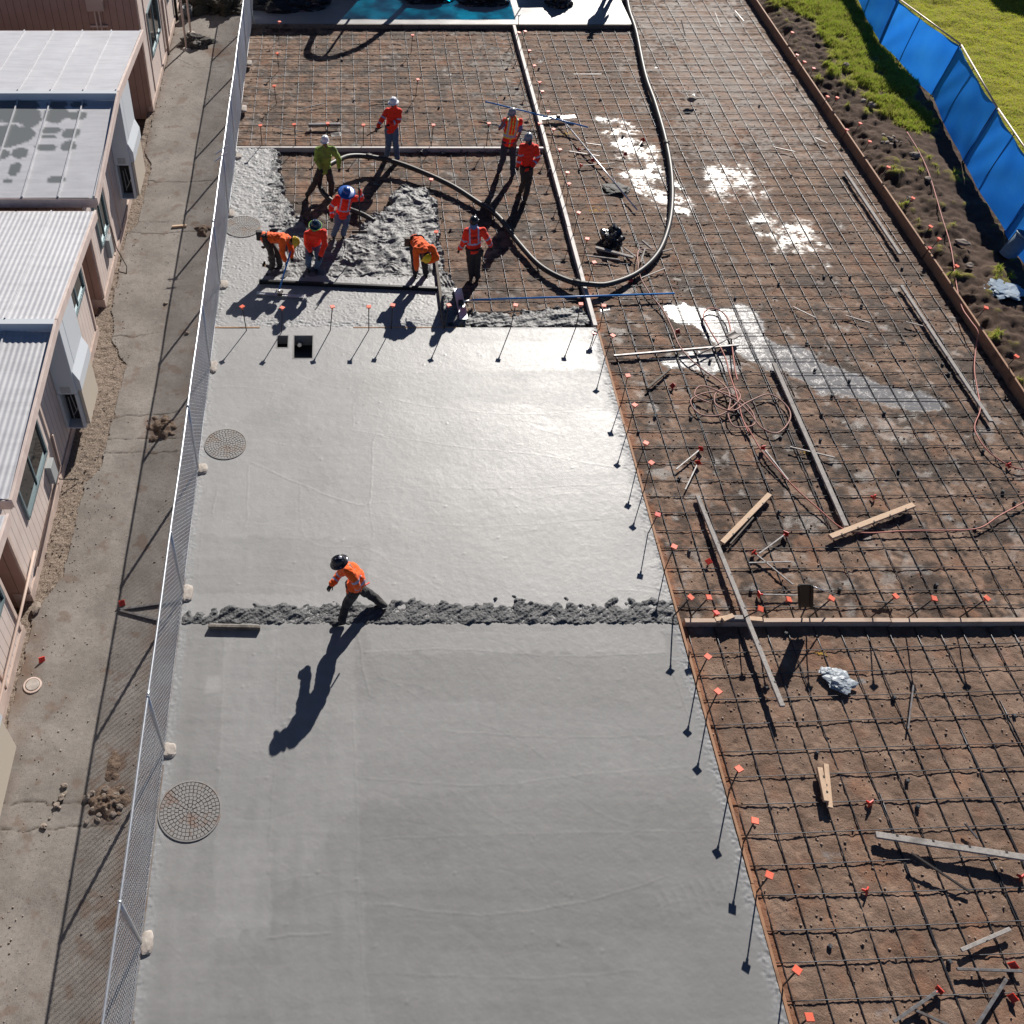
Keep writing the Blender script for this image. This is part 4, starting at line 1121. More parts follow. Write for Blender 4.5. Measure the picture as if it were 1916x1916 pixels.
# ------------------------------------------------------------------ blue screened fence on the right
def mat_screen():
    t = NT('blue_screen_cloth')
    n = t.ramp(t.noise(1.1, 4), .3, .7); n2 = t.ramp(t.noise(60, 2), .3, .7)
    c = t.mix(n, (.020, .24, .96), (.035, .30, .97)); c = t.mix(t.mathn('MULTIPLY', n2, .35), c, (.015, .17, .8))
    t.set('Base Color', c); t.set('Roughness', .6)
    tr = t.n('ShaderNodeBsdfTranslucent'); t.l(c, tr.inputs['Color'])
    mx = t.n('ShaderNodeMixShader'); mx.inputs[0].default_value = .75
    t.l(t.b.outputs[0], mx.inputs[1]); t.l(tr.outputs[0], mx.inputs[2]); t.l(mx.outputs[0], t.t.nodes['Material Output'].inputs[0])
    return t.m
MSCR = mat_screen()
MDARKB = M('dark_blue_pole', (.02, .06, .16), .5)
BF = [(19.3, 40.0), (18.95, 36.6), (18.42, 32.7), (18.68, 29.0), (17.99, 25.07), (17.62, 21.6), (17.2, 18.0), (16.9, 14.5)]
BT = [(19.35, 40.0, 1.55), (19.0, 36.6, 1.5), (18.42, 32.7, 1.42), (18.80, 29.0, 1.58), (18.11, 25.07, 1.62), (17.75, 21.6, 1.6), (17.4, 18.0, 1.6), (17.1, 14.5, 1.6)]
bf = thing('screened_fence', 'temporary site fence covered with bright blue screen cloth', 'fence', (18.6, 29, 0))
for i in range(len(BF) - 1):
    (xa, ya), (xb, yb) = BF[i], BF[i + 1]; (ta, _, za), (tb, _, zb) = BT[i], BT[i + 1]
    nu, nv = 40, 18
    Xs = np.zeros((nv + 1, nu + 1)); Ys = Xs.copy(); Zs_ = Xs.copy()
    rnd = random.Random(i)
    ph = rnd.uniform(0, 6)
    for a in range(nv + 1):
        for b in range(nu + 1):
            u = b / nu; v = a / nv
            x = (xa + (xb - xa) * u) * (1 - v) + (ta + (tb - ta) * u) * v
            y = ya + (yb - ya) * u; z = .04 + v * ((za + (zb - za) * u) - .07 - .05 * math.sin(u * math.pi))
            wv = .035 * math.sin(u * math.pi) * math.sin(v * math.pi) + .014 * math.sin(u * 9 + ph + v * 3 + 2 * math.sin(u * 5 + i)) * v + .006 * math.sin(u * 19 - v * 9 + ph + 3 * math.sin(u * 4))
            if i == 3: wv += .03 * math.sin((u * 16 + v * 5)) * max(0, u - .55) * 2.0
            Xs[a, b], Ys[a, b], Zs_[a, b] = x + wv - .03, y, z + .05 * math.sin(u * 7 + ph) * (1 - v) * .6
    me = gridobj('screen_cloth', Xs, Ys, Zs_, None, mesh_only=True); me.transform(local(bf)); link('screen_cloth', me, MSCR, bf)
    bm = bmesh.new(); tube(bm, [Vector((ta, ya - .03, za)), Vector((tb, yb + .03, zb))], .022, 8); wobj('top_rail', bm, M('rail_paint', (.55, .47, .43), .5, .3) if i == 0 else bpy.data.materials['rail_paint'], bf, True)
    bm = bmesh.new()
    for e, (xx, yy, tt, zz) in enumerate(((xa, ya - .05, ta, za), (xb, yb + .05, tb, zb))):
        tube(bm, [Vector((xx, yy, 0)), Vector((tt, yy, zz))], .022, 8)
    for fr_ in (.38, .72):
        xx = xa + (xb - xa) * fr_; yy = ya + (yb - ya) * fr_; tt = ta + (tb - ta) * fr_; zz = za + (zb - za) * fr_
        if fr_ < .5: tube(bm, [Vector((xx, yy, .02)), Vector((tt, yy, zz))], .013, 6)
    wobj('panel_frame', bm, MDARKB, bf, True)

# ------------------------------------------------------------------ lids, drain boxes
MBAG = M('black_film', (.010, .010, .012), .22)
MLID = M('paver_lid', (0.245, 0.24, 0.235), .85, col2=(0.20, 0.10, 0.062), vs=2.6, lo=.53, hi=.70, bump=.4, bs=60)
MLIDW = M('concrete_smeared_lid', (0.27, 0.268, 0.265), .7, col2=(0.24, 0.185, 0.15), vs=3, lo=.48, hi=.66, bump=.4, bs=60)
def lid(label, u, v, r, rings, mat, z=.004):
    c = G(u, v, z)
    o = thing('manhole_lid', label, 'manhole lid', c)
    bm = bmesh.new(); lathe(bm, [(0, -.05), (r * 1.03, -.05), (r * 1.03, .004), (0, .004)], c, 48); wobj('bed', bm, MSTEEL, o)
    bm = bmesh.new(); lathe(bm, [(r * 1.0, -.03), (r * 1.05, -.03), (r * 1.06, .012), (r * 1.01, .014), (r * 1.0, -.03)], c, 48); wobj('rim', bm, mat, o)
    bm = bmesh.new()
    rnd = random.Random(int(u))
    dr = r / rings
    for k in range(rings):
        r0, r1 = k * dr + .004, (k + 1) * dr - .004
        n = max(5, int(2 * math.pi * (r0 + r1) / 2 / .062))
        off = rnd.uniform(0, 1)
        for i in range(n):
            jt = rnd.uniform(.003, .011); a0 = (i + off) / n * 2 * math.pi + jt / max(r0, .03); a1 = (i + 1 + off) / n * 2 * math.pi - .004 / max(r0, .03)
            h = rnd.uniform(.0065, .0115)
            vs = []
            for rr, aa, zz in ((r0, a0, 0), (r1, a0, 0), (r1, a1, 0), (r0, a1, 0)):
                vs.append((c.x + rr * math.cos(aa), c.y + rr * math.sin(aa)))
            lo_ = [bm.verts.new((x, y, c.z)) for x, y in vs]; hi_ = [bm.verts.new((x, y, c.z + h)) for x, y in vs]
            bm.faces.new(hi_)
            for j in range(4): bm.faces.new((lo_[j], lo_[(j + 1) % 4], hi_[(j + 1) % 4], hi_[j]))
    wobj('pavers', bm, mat, o)
    return o
lid('large round lid of rust brown pavers, nearest the camera', 355, 1517, .47, 8, MLID)
lid('round grey brown paver lid in the middle bay by the fence', 422, 831, .42, 8, MLIDW)
lid('round paver lid half smeared with wet concrete near the crew', 454, 424, .46, 9, MLIDW)
c = G(61, 1282, .006)
o = thing('cleanout_cap', 'small round pale concrete cap on the walkway by the wall', 'drain cap', c)
bm = bmesh.new(); lathe(bm, [(0, .022), (.105, .022), (.115, .015), (.12, -.02)], c, 28); wobj('cap', bm, MCONC, o)
bm = bmesh.new(); lathe(bm, [(.125, -.02), (.125, .016), (.155, .014), (.16, -.02)], c, 28); wobj('ring', bm, MTRIM, o)
for lab, (x0, y0, x1, y1), dd in (('larger square open drain box cut into the fresh slab', BOX1, .30), ('smaller square open drain box cut into the fresh slab', BOX2, .26)):
    o = thing('drain_box', lab, 'drain box', ((x0 + x1) / 2, (y0 + y1) / 2, 0))
    bm = bmesh.new(); t_ = .025
    for a, b in (((x0 - t_, y0 - t_, -dd), (x0, y1 + t_, .0015)), ((x1, y0 - t_, -dd), (x1 + t_, y1 + t_, .0015)), ((x0, y0 - t_, -dd), (x1, y0, .0015)), ((x0, y1, -dd), (x1, y1 + t_, .0015))): box(bm, a, b)
    wobj('box_wall', bm, M('box_concrete', (.25, .25, .25), .8) if 'larger' in lab else bpy.data.materials['box_concrete'], o)
    bm = bmesh.new(); box(bm, (x0, y0, -dd - .01), (x1, y1, -dd + .01)); wobj('floor', bm, MBLACK, o)
    if dd == .30:
        bm = bmesh.new(); tube(bm, [Vector((x0 + .12, y1 - .02, -.2)), Vector((x0 + .12, y1 - .14, -.17))], .05, 10); wobj('pipe_stub', bm, MALU, o)

# ------------------------------------------------------------------ capped stakes standing along the forms
def cap_bm(bm, c, rz=0.0, axis=Vector((0, 0, 1)), s=.054):
    """square mushroom cap: bevelled plate on a collar, c = underside of the plate"""
    q = Vector((0, 0, 1)).rotation_difference(axis); R = q.to_matrix() @ Matrix.Rotation(rz, 3, 'Z')
    n0 = len(bm.verts)
    for z, k in ((0, .92), (.004, 1.0), (.016, 1.0), (.022, .90)):
        for sx_, sy_ in ((-1, -1), (1, -1), (1, 1), (-1, 1)):
            bm.verts.new(Vector(c) + R @ Vector((sx_ * s * k, sy_ * s * k, z)))
    bm.verts.ensure_lookup_table()
    V = [bm.verts[n0 + i] for i in range(16)]
    bm.faces.new(list(reversed(V[:4]))); bm.faces.new(V[12:])
    for a in range(3):
        for i in range(4):
            j = (i + 1) % 4
            bm.faces.new((V[a * 4 + i], V[a * 4 + j], V[a * 4 + 4 + j], V[a * 4 + 4 + i]))
    tube(bm, [Vector(c) + R @ Vector((0, 0, -.062)), Vector(c) + R @ Vector((0, 0, .0))], [.019, .024], 8)
def stake(u, v, h, label, group, base=None, z0=DIRT - .1, r=.012, rz=None, capmat=None, bx=None):
    T = G(u, v, h)
    B = Vector((T.x, T.y, z0))
    if bx is not None: B = Vector((T.x + bx[0], T.y + bx[1], z0))
    rnd = random.Random(int(u * 7 + v))
    if bx is None: B += Vector((rnd.uniform(-.07, .07), rnd.uniform(-.03, .03), 0))
    o = thing('form_stake', label, 'stake', (B.x, B.y, DIRT), group)
    ax = (T - B).normalized()
    bm = bmesh.new(); tube(bm, [B, T - ax * .02], r, 8); wobj('rod', bm, MSTEEL, o, True)
    bm = bmesh.new(); cap_bm(bm, T - ax * .022, rnd.uniform(0, 1.57) if rz is None else rz, ax); wobj('safety_cap', bm, capmat or MCAP, o)
    return o
row = 'dark stake with orange cap in the row %s'
for u, v in ((453, 573), (528, 575), (622, 573), (690, 573), (735, 570), (840, 570), (965, 570), (1087, 568)):
    stake(u, v, .70, row % 'along the joint in front of the crew', 'capped stakes along the joint in front of the crew')
for u, v in ((487, 234), (550, 232), (613, 230), (680, 233), (811, 233), (915, 230)):
    stake(u, v, .62, row % 'behind the form at the crew\'s back', 'capped stakes behind the form at the crew\'s back', rz=.1)
for u, v in ((523, 40), (519, 99), (513, 160), (772, 65), (782, 148)):
    stake(u, v, .45, 'small orange cap on a stake scattered in the far left bay', 'capped stakes scattered in the far left bay', r=.010)
for u, v in ((971, 60), (983, 58), (991, 94), (1000, 122), (1010, 153), (1015, 170), (1026, 208), (1036, 241), (1048, 279), (1062, 322), (1065, 343), (1083, 397), (1099, 446), (1112, 490), (1130, 571)):
    stake(u, v, .58, row % 'right of the lengthwise form', 'capped stakes right of the lengthwise form', r=.009)
stake(1010, 230, .62, 'lone orange capped stake left of the lengthwise form beside the vest wearer', None, r=.009)
stake(971, 27, .62, 'white capped stake standing on the far wet slab', None, capmat=MACW, z0=-.05)
stake(807, 335, .30, 'short orange capped stake beside the curving hose left of the form', None); stake(816, 433, .33, 'orange capped stake stuck at the edge of the lumpy concrete', None)
for u, v, a, b in ((1147, 627, 0, 0), (1175, 702, 0, 0), (1188, 757, 0, 0), (1209, 828, 0, 0), (1219, 865, 0, 0), (1262, 1022, 0, 0)):
    stake(u, v, .68, row % 'beside the middle bay of the slab', 'capped stakes beside the middle bay of the slab', r=.010)
stake(1112, 622, .25, 'short red capped stake at the corner of the middle slab bay', None, capmat=MCAPR)
stake(1231, 962, .62, 'stake with red cap beside the middle slab bay', None, capmat=MCAPR, r=.010)
for u, v in ((1325, 1228), (1344, 1293), (1383, 1438), (1413, 1535), (1440, 1637), (1492, 1815), (1515, 1903)):
    T = G(u, v, .66)
    stake(u, v, .66, row % 'beside the nearest bay of the slab', 'capped stakes beside the nearest bay of the slab', bx=(6.29 - T.x, -.02 - .1 * ((u * 3) % 5) / 5))
for u, v in ((1293, 1117), (1327, 1117), (1557, 1119), (1677, 1115), (1749, 1119), (1848, 1119)):
    T = G(u, v, .68)
    stake(u, v, .68, row % 'behind the long tan form', 'capped stakes behind the long tan form', bx=(-.17, 9.58 - T.y), r=.013)
T = G(1477, 1121, .68); stake(1477, 1121, .68, 'stake leaning left behind the long tan form by the black shovel', None, bx=(-.34, 9.58 - T.y), r=.013)
T = G(1424, 1139, .5); stake(1424, 1139, .5, 'short stake with small cap behind the form right of the wood blocks', None, bx=(-.2, 9.58 - T.y))
for u, v in ((1483, 60), (1506, 115), (1549, 180), (1567, 182), (1610, 230), (1628, 264), (1663, 312), (1709, 370), (1742, 423), (1758, 446), (1791, 497), (1846, 575), (1903, 666)):
    T = G(u, v, .40)
    stake(u, v, .40, row % 'on the dug soil bank', 'capped stakes on the dug soil bank', bx=(-.10, .03), r=.010)
for u, v in ((1492, 102), (1523, 127), (1585, 242), (1740, 463)):
    T = G(u, v, .22)
    stake(u, v, .22, 'short red capped stake close to the tall rust brown form', 'red capped stakes along the rust brown form', bx=(-.05, .02), capmat=MCAPR, r=.010)

# stakes lying about, most still wearing their cap
def lying(a, b, label, cap=True, r=.013, za=-.045, zb=-.045, mat=None, capat=1):
    p, q = G(*a, za), G(*b, zb)
    o = thing('loose_stake', label, 'stake', p)
    bm = bmesh.new(); beam(bm, p, q, r * 2.2, r * 1.6, bevel=.003); wobj('bar', bm, mat or MSTAKE, o)
    if cap:
        e, d = (q, (q - p).normalized())
        bm = bmesh.new(); cap_bm(bm, e + d * .0, .3, d); wobj('safety_cap', bm, MCAPR, o)
    return o
lying((1265, 878), (1311, 840), 'loose grey stake with red cap, upper of two left of the notched plank')
lying((1282, 916), (1306, 866), 'loose stake with red cap pointing down left, lower of two above the notched plank')
lying((1475, 898), (1428, 838), 'loose stake with red cap lying along the red hose')
lying((1420, 1036), (1470, 999), 'loose stake with red cap slanting up right above the black shovel')
lying((1484, 1094), (1411, 1034), 'loose stake with red cap slanting down right toward the black shovel')
lying((1500, 1114), (1421, 1112), 'loose stake with red cap lying level left of the black shovel')
lying((1401, 1053), (1480, 1051), 'bare grey stake lying level above the black shovel', False)
lying((1635, 1125), (1672, 1128), 'pointed dark stake lying by the middle capped stake', False, .016, mat=MSTEEL)
lying((1699, 1364), (1709, 1282), 'single pale grey stake lying lengthwise right of the plastic bag', False)
lying((1672, 1912), (1757, 1853), 'grey stake with red cap at the bottom edge, slanting up right', r=.02)
lying((1712, 1890), (1778, 1920), 'grey stake lying under the capped one at the bottom edge', False, .018, za=-.06, zb=-.07)
lying((1790, 1813), (1912, 1817), 'grey stake lying level near the lower right corner', False, .018)
lying((1826, 1922), (1883, 1832), 'grey stake slanting up right at the lower right corner', False, .02)
lying((1705, 1596), (1815, 1669), 'thin dark stake with blue tape crossing the rebar, lower right', False, .016, za=.05, zb=-.06, mat=MSTEEL)
lying((1805, 1540), (1830, 1570), 'small pale stake end sticking out behind the notched grey board', False, .014, za=-.0, zb=-.05)
lying((1065, 283), (1122, 292), 'grey stake lying level above the silver pole', False); lying((1097, 268), (1125, 272), 'short silver stake lying right of the silver pole', False)
lying((1150, 305), (1087, 310), 'dark stake with red cap crossing under the silver pole', mat=MSTEEL); lying((1122, 283), (1083, 279), 'dark stake with red cap above the silver pole', mat=MSTEEL)
lying((1196, 272), (1203, 262), 'short pale stake with red cap standing in the bright wet patch')
lying((1073, 139), (1126, 139), 'thin pale batten lying far off right of the lengthwise form', False)
lying((1375, 20), (1392, 40), 'pale stakes lying near the top edge right of the hose', False); lying((1337, 22), (1349, 52), 'leaning pale stake near the top edge beyond the hose', False, za=.15)
lying((1275, 38), (1282, 68), 'upright pale stake leaning over the far rebar', False, za=.25)
lying((1245, 502), (1200, 520), 'dark stake under the air hose by the bend of the big hose', False, mat=MSTEEL)
lying((1447, 275), (1488, 284), 'thin pale strip lying right of the big hose', False, .012); lying((1525, 258), (1548, 268), 'short thin strip lying near the rust brown form', False, .012)
lying((1484, 574), (1525, 594), 'thin pale strip left of the puddle end', False, .012); lying((1582, 590), (1628, 604), 'thin pale strip right of the puddle end', False, .012); lying((1695, 602), (1727, 610), 'thin pale strip touching the long grey plank', False, .012)
lying((1478, 836), (1562, 856), 'pale stake crossing under the grey plank beside a yellow mark', False, .014)
lying((558, 205), (608, 193), 'thin blue grey stake lying in the far left bay', False, .012); lying((693, 187), (730, 186), 'thin pale stake lying left of the white helmeted worker', False, .012); lying((512, 237), (568, 246), 'thin pale stake near the stakes of the left form', False, .012)
# loose caps
def loose_cap(u, v, label, z=-.06, tilt=(.4, .2, 1), mat=None):
    c = G(u, v, z)
    bm = bmesh.new(); cap_bm(bm, (0, 0, 0), .4, Vector(tilt).normalized())
    o = obj('stake_protector', bm, mat or MCAPR, None, False, c)
    return tag(o, label, 'safety cap')
for u, v, lab, t_ in ((78, 1234, 'bright red cap lying on the walkway by the wall', (.5, -.6, .4)), (1326, 1051, 'red cap lying left of the notched plank', (-.3, -.3, 1)), (1340, 1147, 'red cap lying behind the long tan form', (.2, .2, 1)), (1635, 930, 'small red cap above the new notched board', (.6, -.6, .3)),
 (1628, 1503, 'orange red cap right of the pair of wood blocks', (.5, -.7, .3)), (1621, 1667, 'orange red cap lying under the long notched grey board', (.6, -.4, .3)), (1911, 1641, 'orange cap at the right edge above the corner', (.5, -.6, .3)), (1896, 1806, 'orange red cap beside the level stake in the corner', (-.5, -.6, .5)), (1896, 1867, 'orange red cap at the lower right corner', (-.7, -.3, .4)),
 (1268, 620, 'red cap beside the air hose near the puddle', (.3, -.5, .6)), (1259, 722, 'orange red cap left of the air hose coil', (-.5, -.3, .6)), (1180, 524, 'red cap under the bend of the big hose', (.3, -.5, .6)), (1203, 505, 'tiny red cap right of the big hose bend', (.3, -.5, .6)), (1170, 288, 'red cap lying in the bright wet patch', (.3, -.5, .6)), (1109, 300, 'red cap lying right of the silver pole', (.3, -.5, .6)), (1888, 871, 'red cap on the red hose at the right edge', (.3, -.5, .6)), (1690, 241, 'red cap on the soil at the edge of the fence shadow', (.3, -.5, .6))):
    loose_cap(u, v, lab, .03 if u < 300 else -.06, t_)
c = G(228, 1128, .04)
loose_cap(228, 1128, 'bright red cap on the walkway at the tip of the crossed stakes', .05, (.4, -.6, .5))
lying((222, 1141), (338, 1124), 'upper of two grey stakes crossing under the chain link fence', False, .02, .03, .03); lying((222, 1142), (305, 1163), 'lower of two grey stakes crossing under the chain link fence', False, .02, .03, .03)

# ------------------------------------------------------------------ loose planks
def plank(a, b, w, h, label, mat, za, zb, notches=0, side=1):
    p, q = G(*a, za), G(*b, zb)
    o = thing('loose_plank', label, 'plank', p)
    bm = bmesh.new(); beam(bm, p, q, w, h, bevel=.005)
    wobj('board', bm, mat, o)
    d = (q - p); L = d.length; d.normalize(); sd = d.cross(Vector((0, 0, 1))).normalized()
    if notches:
        for k in range(notches):
            bm = bmesh.new()
            c = p + d * L * ((k + .6) / (notches + .2)) + sd * side * (w * .38)
            beam(bm, c - d * .018, c + d * .018, w * .36, h + .012, bevel=.002)
            wobj('nail_strap', bm, MSTEEL, o)
    return o
plank((1305, 928), (1464, 1322), .085, .045, 'long grey weathered plank with notches laid across the tan form', MWOODG, -.05, .12, 6, -1)
plank((1351, 1016), (1440, 925), .10, .05, 'short new tan board with notches beside the long weathered plank', MWOODN, -.035, -.035, 3, 1)
plank((1366, 1018), (1410, 968), .03, .03, 'narrow dark batten along the short new board', MWOODD, -.05, -.05)
plank((1553, 1005), (1709, 945), .11, .06, 'new tan notched board lying across the end of the grey plank', MWOODN, -.01, -.01, 5, 1)
plank((1448, 680), (1583, 985), .10, .045, 'long grey plank between the air hose coil and the notched board', MWOODG, -.04, -.045, 0)
plank((1686, 534), (1854, 789), .085, .045, 'long grey plank with strap marks left of the rust brown form', MWOODG, -.035, -.035, 8, 1)
plank((1581, 321), (1684, 476), .085, .045, 'grey plank with strap marks further off by the rust brown form', MWOODG, -.035, -.035, 5, 1)
plank((1533, 1437), (1546, 1500), .085, .06, 'upper of two short pink tan wood blocks on the near rebar', MWOODN, .0, .0, 2, -1)
plank((1545, 1430), (1553, 1512), .08, .045, 'lower of two short pink tan wood blocks on the near rebar', MWOODN, -.03, -.03, 1, 1)
plank((1638, 1562), (1925, 1606), .10, .05, 'long grey notched board running off the right edge', MWOODG, -.01, .06, 4, -1)
plank((1798, 1778), (1890, 1738), .055, .035, 'short brown and grey split board in the lower right', MWOODG, -.04, -.02, 1)
plank((1114, 463), (1185, 482), .09, .05, 'tan grey board lying below the black plastic bag', MWOODG, -.03, -.03, 0)
plank((1096, 478), (1160, 486), .04, .03, 'thin pale batten below the board by the black bag', MWOODG, -.04, -.04); plank((1167, 463), (1190, 481), .04, .03, 'short pale batten right of the black bag', MWOODG, -.03, -.03)
plank((1201, 450), (1220, 466), .05, .04, 'short grey block left of the big hose near the black bag', MWOODG, -.03, -.03); plank((1235, 471), (1257, 466), .04, .03, 'short pale batten right of the big hose bend', MWOODG, -.03, -.03); plank((1199, 491), (1207, 465), .04, .03, 'small grey batten upright under the air hose', MWOODG, -.04, -.03)
plank((1211, 727), (1254, 690), .05, .04, 'dark grey stick left of the air hose coil', MWOODD, -.05, -.05)
plank((322, 424), (349, 422), .07, .05, 'short pale wood block lying on the walkway', MWOODN, .03, .03)
plank((485, 527), (818, 541), .075, .10, 'long black screed board lying on the fresh concrete in front of the crew', MBLACK, .045, .045)
plank((812, 458), (831, 610), .07, .10, 'black edged screed board running toward the camera beside the yellow helmet', MWOODD, .05, .04)
plank((1148, 666), (1382, 646), .05, .05, 'long grey metal straightedge lying across the puddle', MSTAKE, -.04, -.04)
# hand float on the near bay
p, q = G(390, 1174, .03), G(487, 1176, .03)
o = thing('hand_float', 'thin dark wooden float board lying on the nearest slab bay', 'float', p)
bm = bmesh.new(); beam(bm, p, q, .05, .13, bevel=.004); wobj('blade', bm, MWOODD, o)
bm = bmesh.new(); m_ = (p + q) / 2; beam(bm, p + Vector((.02, .03, .055)), q + Vector((-.02, .03, .055)), .03, .025); wobj('rail', bm, MWOODG, o)

# ------------------------------------------------------------------ hoses
def hose(name, pts, r, mat, label, cat='hose', n=10, collars=()):
    P = smooth_path([G(u, v, z) for u, v, z in pts], 10)
    o = thing(name, label, cat, P[0])
    bm = bmesh.new(); tube(bm, P, r, n); wobj('hose_pipe', bm, mat, o, True)
    for f in collars:
        i = min(int(f * (len(P) - 1)), len(P) - 2)
        d = (P[i + 1] - P[i]).normalized()
        bm = bmesh.new(); tube(bm, [P[i] - d * .10, P[i] - d * .09, P[i] + d * .09, P[i] + d * .10], [r * 1.02, r * 1.22, r * 1.22, r * 1.02], 12)
        for s_ in (-1, 1): ball(bm, P[i] + d.orthogonal().normalized() * r * 1.25 * s_, .03, 1)
        wobj('coupling', bm, MSTEEL, o, True)
    return o
hose('pump_hose', [(1168, -40, 0), (1176, 15, 0), (1190, 60, 0), (1207, 140, 0), (1226, 195, .0), (1245, 262, 0), (1256, 325, 0), (1257, 385, 0), (1248, 435, 0), (1228, 478, 0), (1190, 512, 0), (1140, 531, .08), (1105, 532, .12), (1060, 524, .06), (1010, 497, 0), (968, 452, 0), (932, 405, .0), (890, 376, .02), (846, 348, .06), (790, 322, .10), (735, 302, .16), (690, 293, .25), (655, 292, .38), (632, 300, .55), (612, 312, .62), (600, 330, .40), (600, 352, .15), (618, 374, .05), (650, 390, .02), (680, 402, .02), (700, 414, .02)], .068, MRUBBER, 'thick black concrete pump hose snaking from the top edge to the crew', collars=(.17, .42, .70))
hose('air_hose', [(1225, 468, -.03), (1196, 468, -.03), (1194, 495, .05), (1199, 520, -.02), (1215, 548, -.03), (1240, 580, -.04), (1258, 615, -.05), (1270, 645, -.02), (1290, 670, -.03), (1320, 695, -.05), (1345, 712, -.05), (1362, 730, -.03), (1366, 752, -.02), (1362, 775, -.04), (1375, 798, -.04), (1410, 795, -.03), (1408, 772, -.02), (1385, 748, -.02), (1350, 733, -.03), (1310, 738, -.04), (1292, 752, -.05), (1310, 775, -.05), (1345, 777, -.04), (1370, 762, -.01), (1385, 742, -.0), (1370, 725, -.02), (1340, 735, -.03), (1340, 758, -.03), (1372, 768, -.0), (1400, 752, -.01), (1440, 738, -.03), (1472, 760, -.05), (1478, 785, -.05), (1455, 810, -.05), (1425, 800, -.03), (1400, 770, -.0), (1370, 745, .0), (1315, 722, -.03), (1300, 740, -.04), (1330, 755, -.02)], .016, MAIR, 'long brown pink air hose ending in a tangled coil', n=6)
hose('air_hose', [(1380, 712, -.02), (1375, 690, -.03), (1370, 650, -.04), (1363, 600, -.05), (1345, 580, -.05), (1325, 578, -.05), (1316, 592, -.05), (1325, 612, -.04), (1345, 645, -.03), (1358, 672, -.03), (1365, 700, -.03), (1378, 738, -.01), (1388, 780, -.02), (1400, 810, -.04)], .016, MAIRR, 'reddish air hose looping over the puddle above the coil', n=6)
hose('air_hose', [(1392, 790, -.03), (1408, 815, -.04), (1424, 842, -.04), (1450, 872, -.04), (1490, 915, -.05), (1535, 955, -.05), (1575, 988, -.05), (1620, 997, -.05), (1700, 993, -.05), (1790, 992, -.05), (1835, 987, -.05), (1870, 965, -.04), (1920, 938, -.04)], .014, MAIRR, 'pink red hose running from the coil under the new board to the right edge', n=6)
hose('air_hose', [(1925, 880, -.05), (1890, 872, -.05), (1850, 845, -.05), (1828, 815, -.05), (1824, 795, -.05), (1834, 765, -.03), (1828, 725, -.05), (1823, 690, -.05), (1826, 650, -.03), (1830, 622, .16), (1816, 600, .14), (1800, 575, .08), (1790, 535, .06), (1784, 490, .06), (1776, 450, .06), (1762, 405, .06), (1752, 370, .06), (1738, 325, .06), (1720, 285, .06), (1697, 247, .06)], .014, MAIRR, 'pink hose over the rust brown form and along the soil bank', n=6)

# ------------------------------------------------------------------ tools
def pole(o, name, p, q, r, mat):
    bm = bmesh.new(); tube(bm, [p, q], r, 8); return wobj(name, bm, mat, o, True)
def bull_float(label, a, b, za, hp, hq, zh, zq, hmat, w=.20):
    p, q = G(*a, za), G(*b, za)
    o = thing('bull_float', label, 'bull float', (p + q) / 2)
    d = (q - p).normalized(); sd = Vector((-d.y, d.x, 0))
    bm = bmesh.new(); beam(bm, p, q, w, .018, bevel=.006)
    for s_ in (-1, 1): beam(bm, p + sd * s_ * w * .46 + Vector((0, 0, .015)), q + sd * s_ * w * .46 + Vector((0, 0, .015)), .016, .022, bevel=.003)
    wobj('blade', bm, MALU, o)
    m_ = (p + q) / 2 + Vector((0, 0, .05))
    bm = bmesh.new(); box(bm, m_ - Vector((.06, .06, .04)), m_ + Vector((.06, .06, .04)), bevel=.012); wobj('bracket', bm, MSTEEL, o)
    P, Q = G(*hp, zh), G(*hq, zq)
    pole(o, 'handle', m_ + (P - m_) * .0, P, .019, MALU)
    pole(o, 'handle', P, Q, .022, hmat)
    return o
bull_float('aluminium bull float with long blue handle lying level beside the lumpy concrete', (856, 540), (868, 598), .03, (885, 561), (1262, 549), .06, .0, MBLUEP)
o = bull_float('bull float with upright blue handle held by the bending worker', (480, 549), (568, 556), .03, (523, 540), (544, 470), .12, .78, MBLUEP, .09)
bull_float('aluminium bull float with silver pole lying right of the lengthwise form', (1012, 222), (1077, 219), -.02, (1060, 233), (1192, 393), .02, -.05, MALU, .16)
o = thing('tamper_pole', 'bright blue pole lying across the lengthwise form by the vest wearer', 'pole', G(1004, 214, .1))
pole(o, 'shaft', G(908, 190, .22), G(1004, 213.5, .16), .022, MBLUEP); pole(o, 'shaft', G(1004, 213.5, .16), G(1100, 238, .10), .022, MBLUEP)
o = thing('screed_bar', 'short grey screed bar lying behind the left form stakes', 'bar', G(607, 233, 0)); bm = bmesh.new(); beam(bm, G(577, 234, .0), G(637, 233, .0), .07, .10, bevel=.006); wobj('bar', bm, MSTAKE, o)
bm = bmesh.new(); beam(bm, G(577, 233, .055), G(637, 232, .055), .02, .015); wobj('lip', bm, MALU, o)
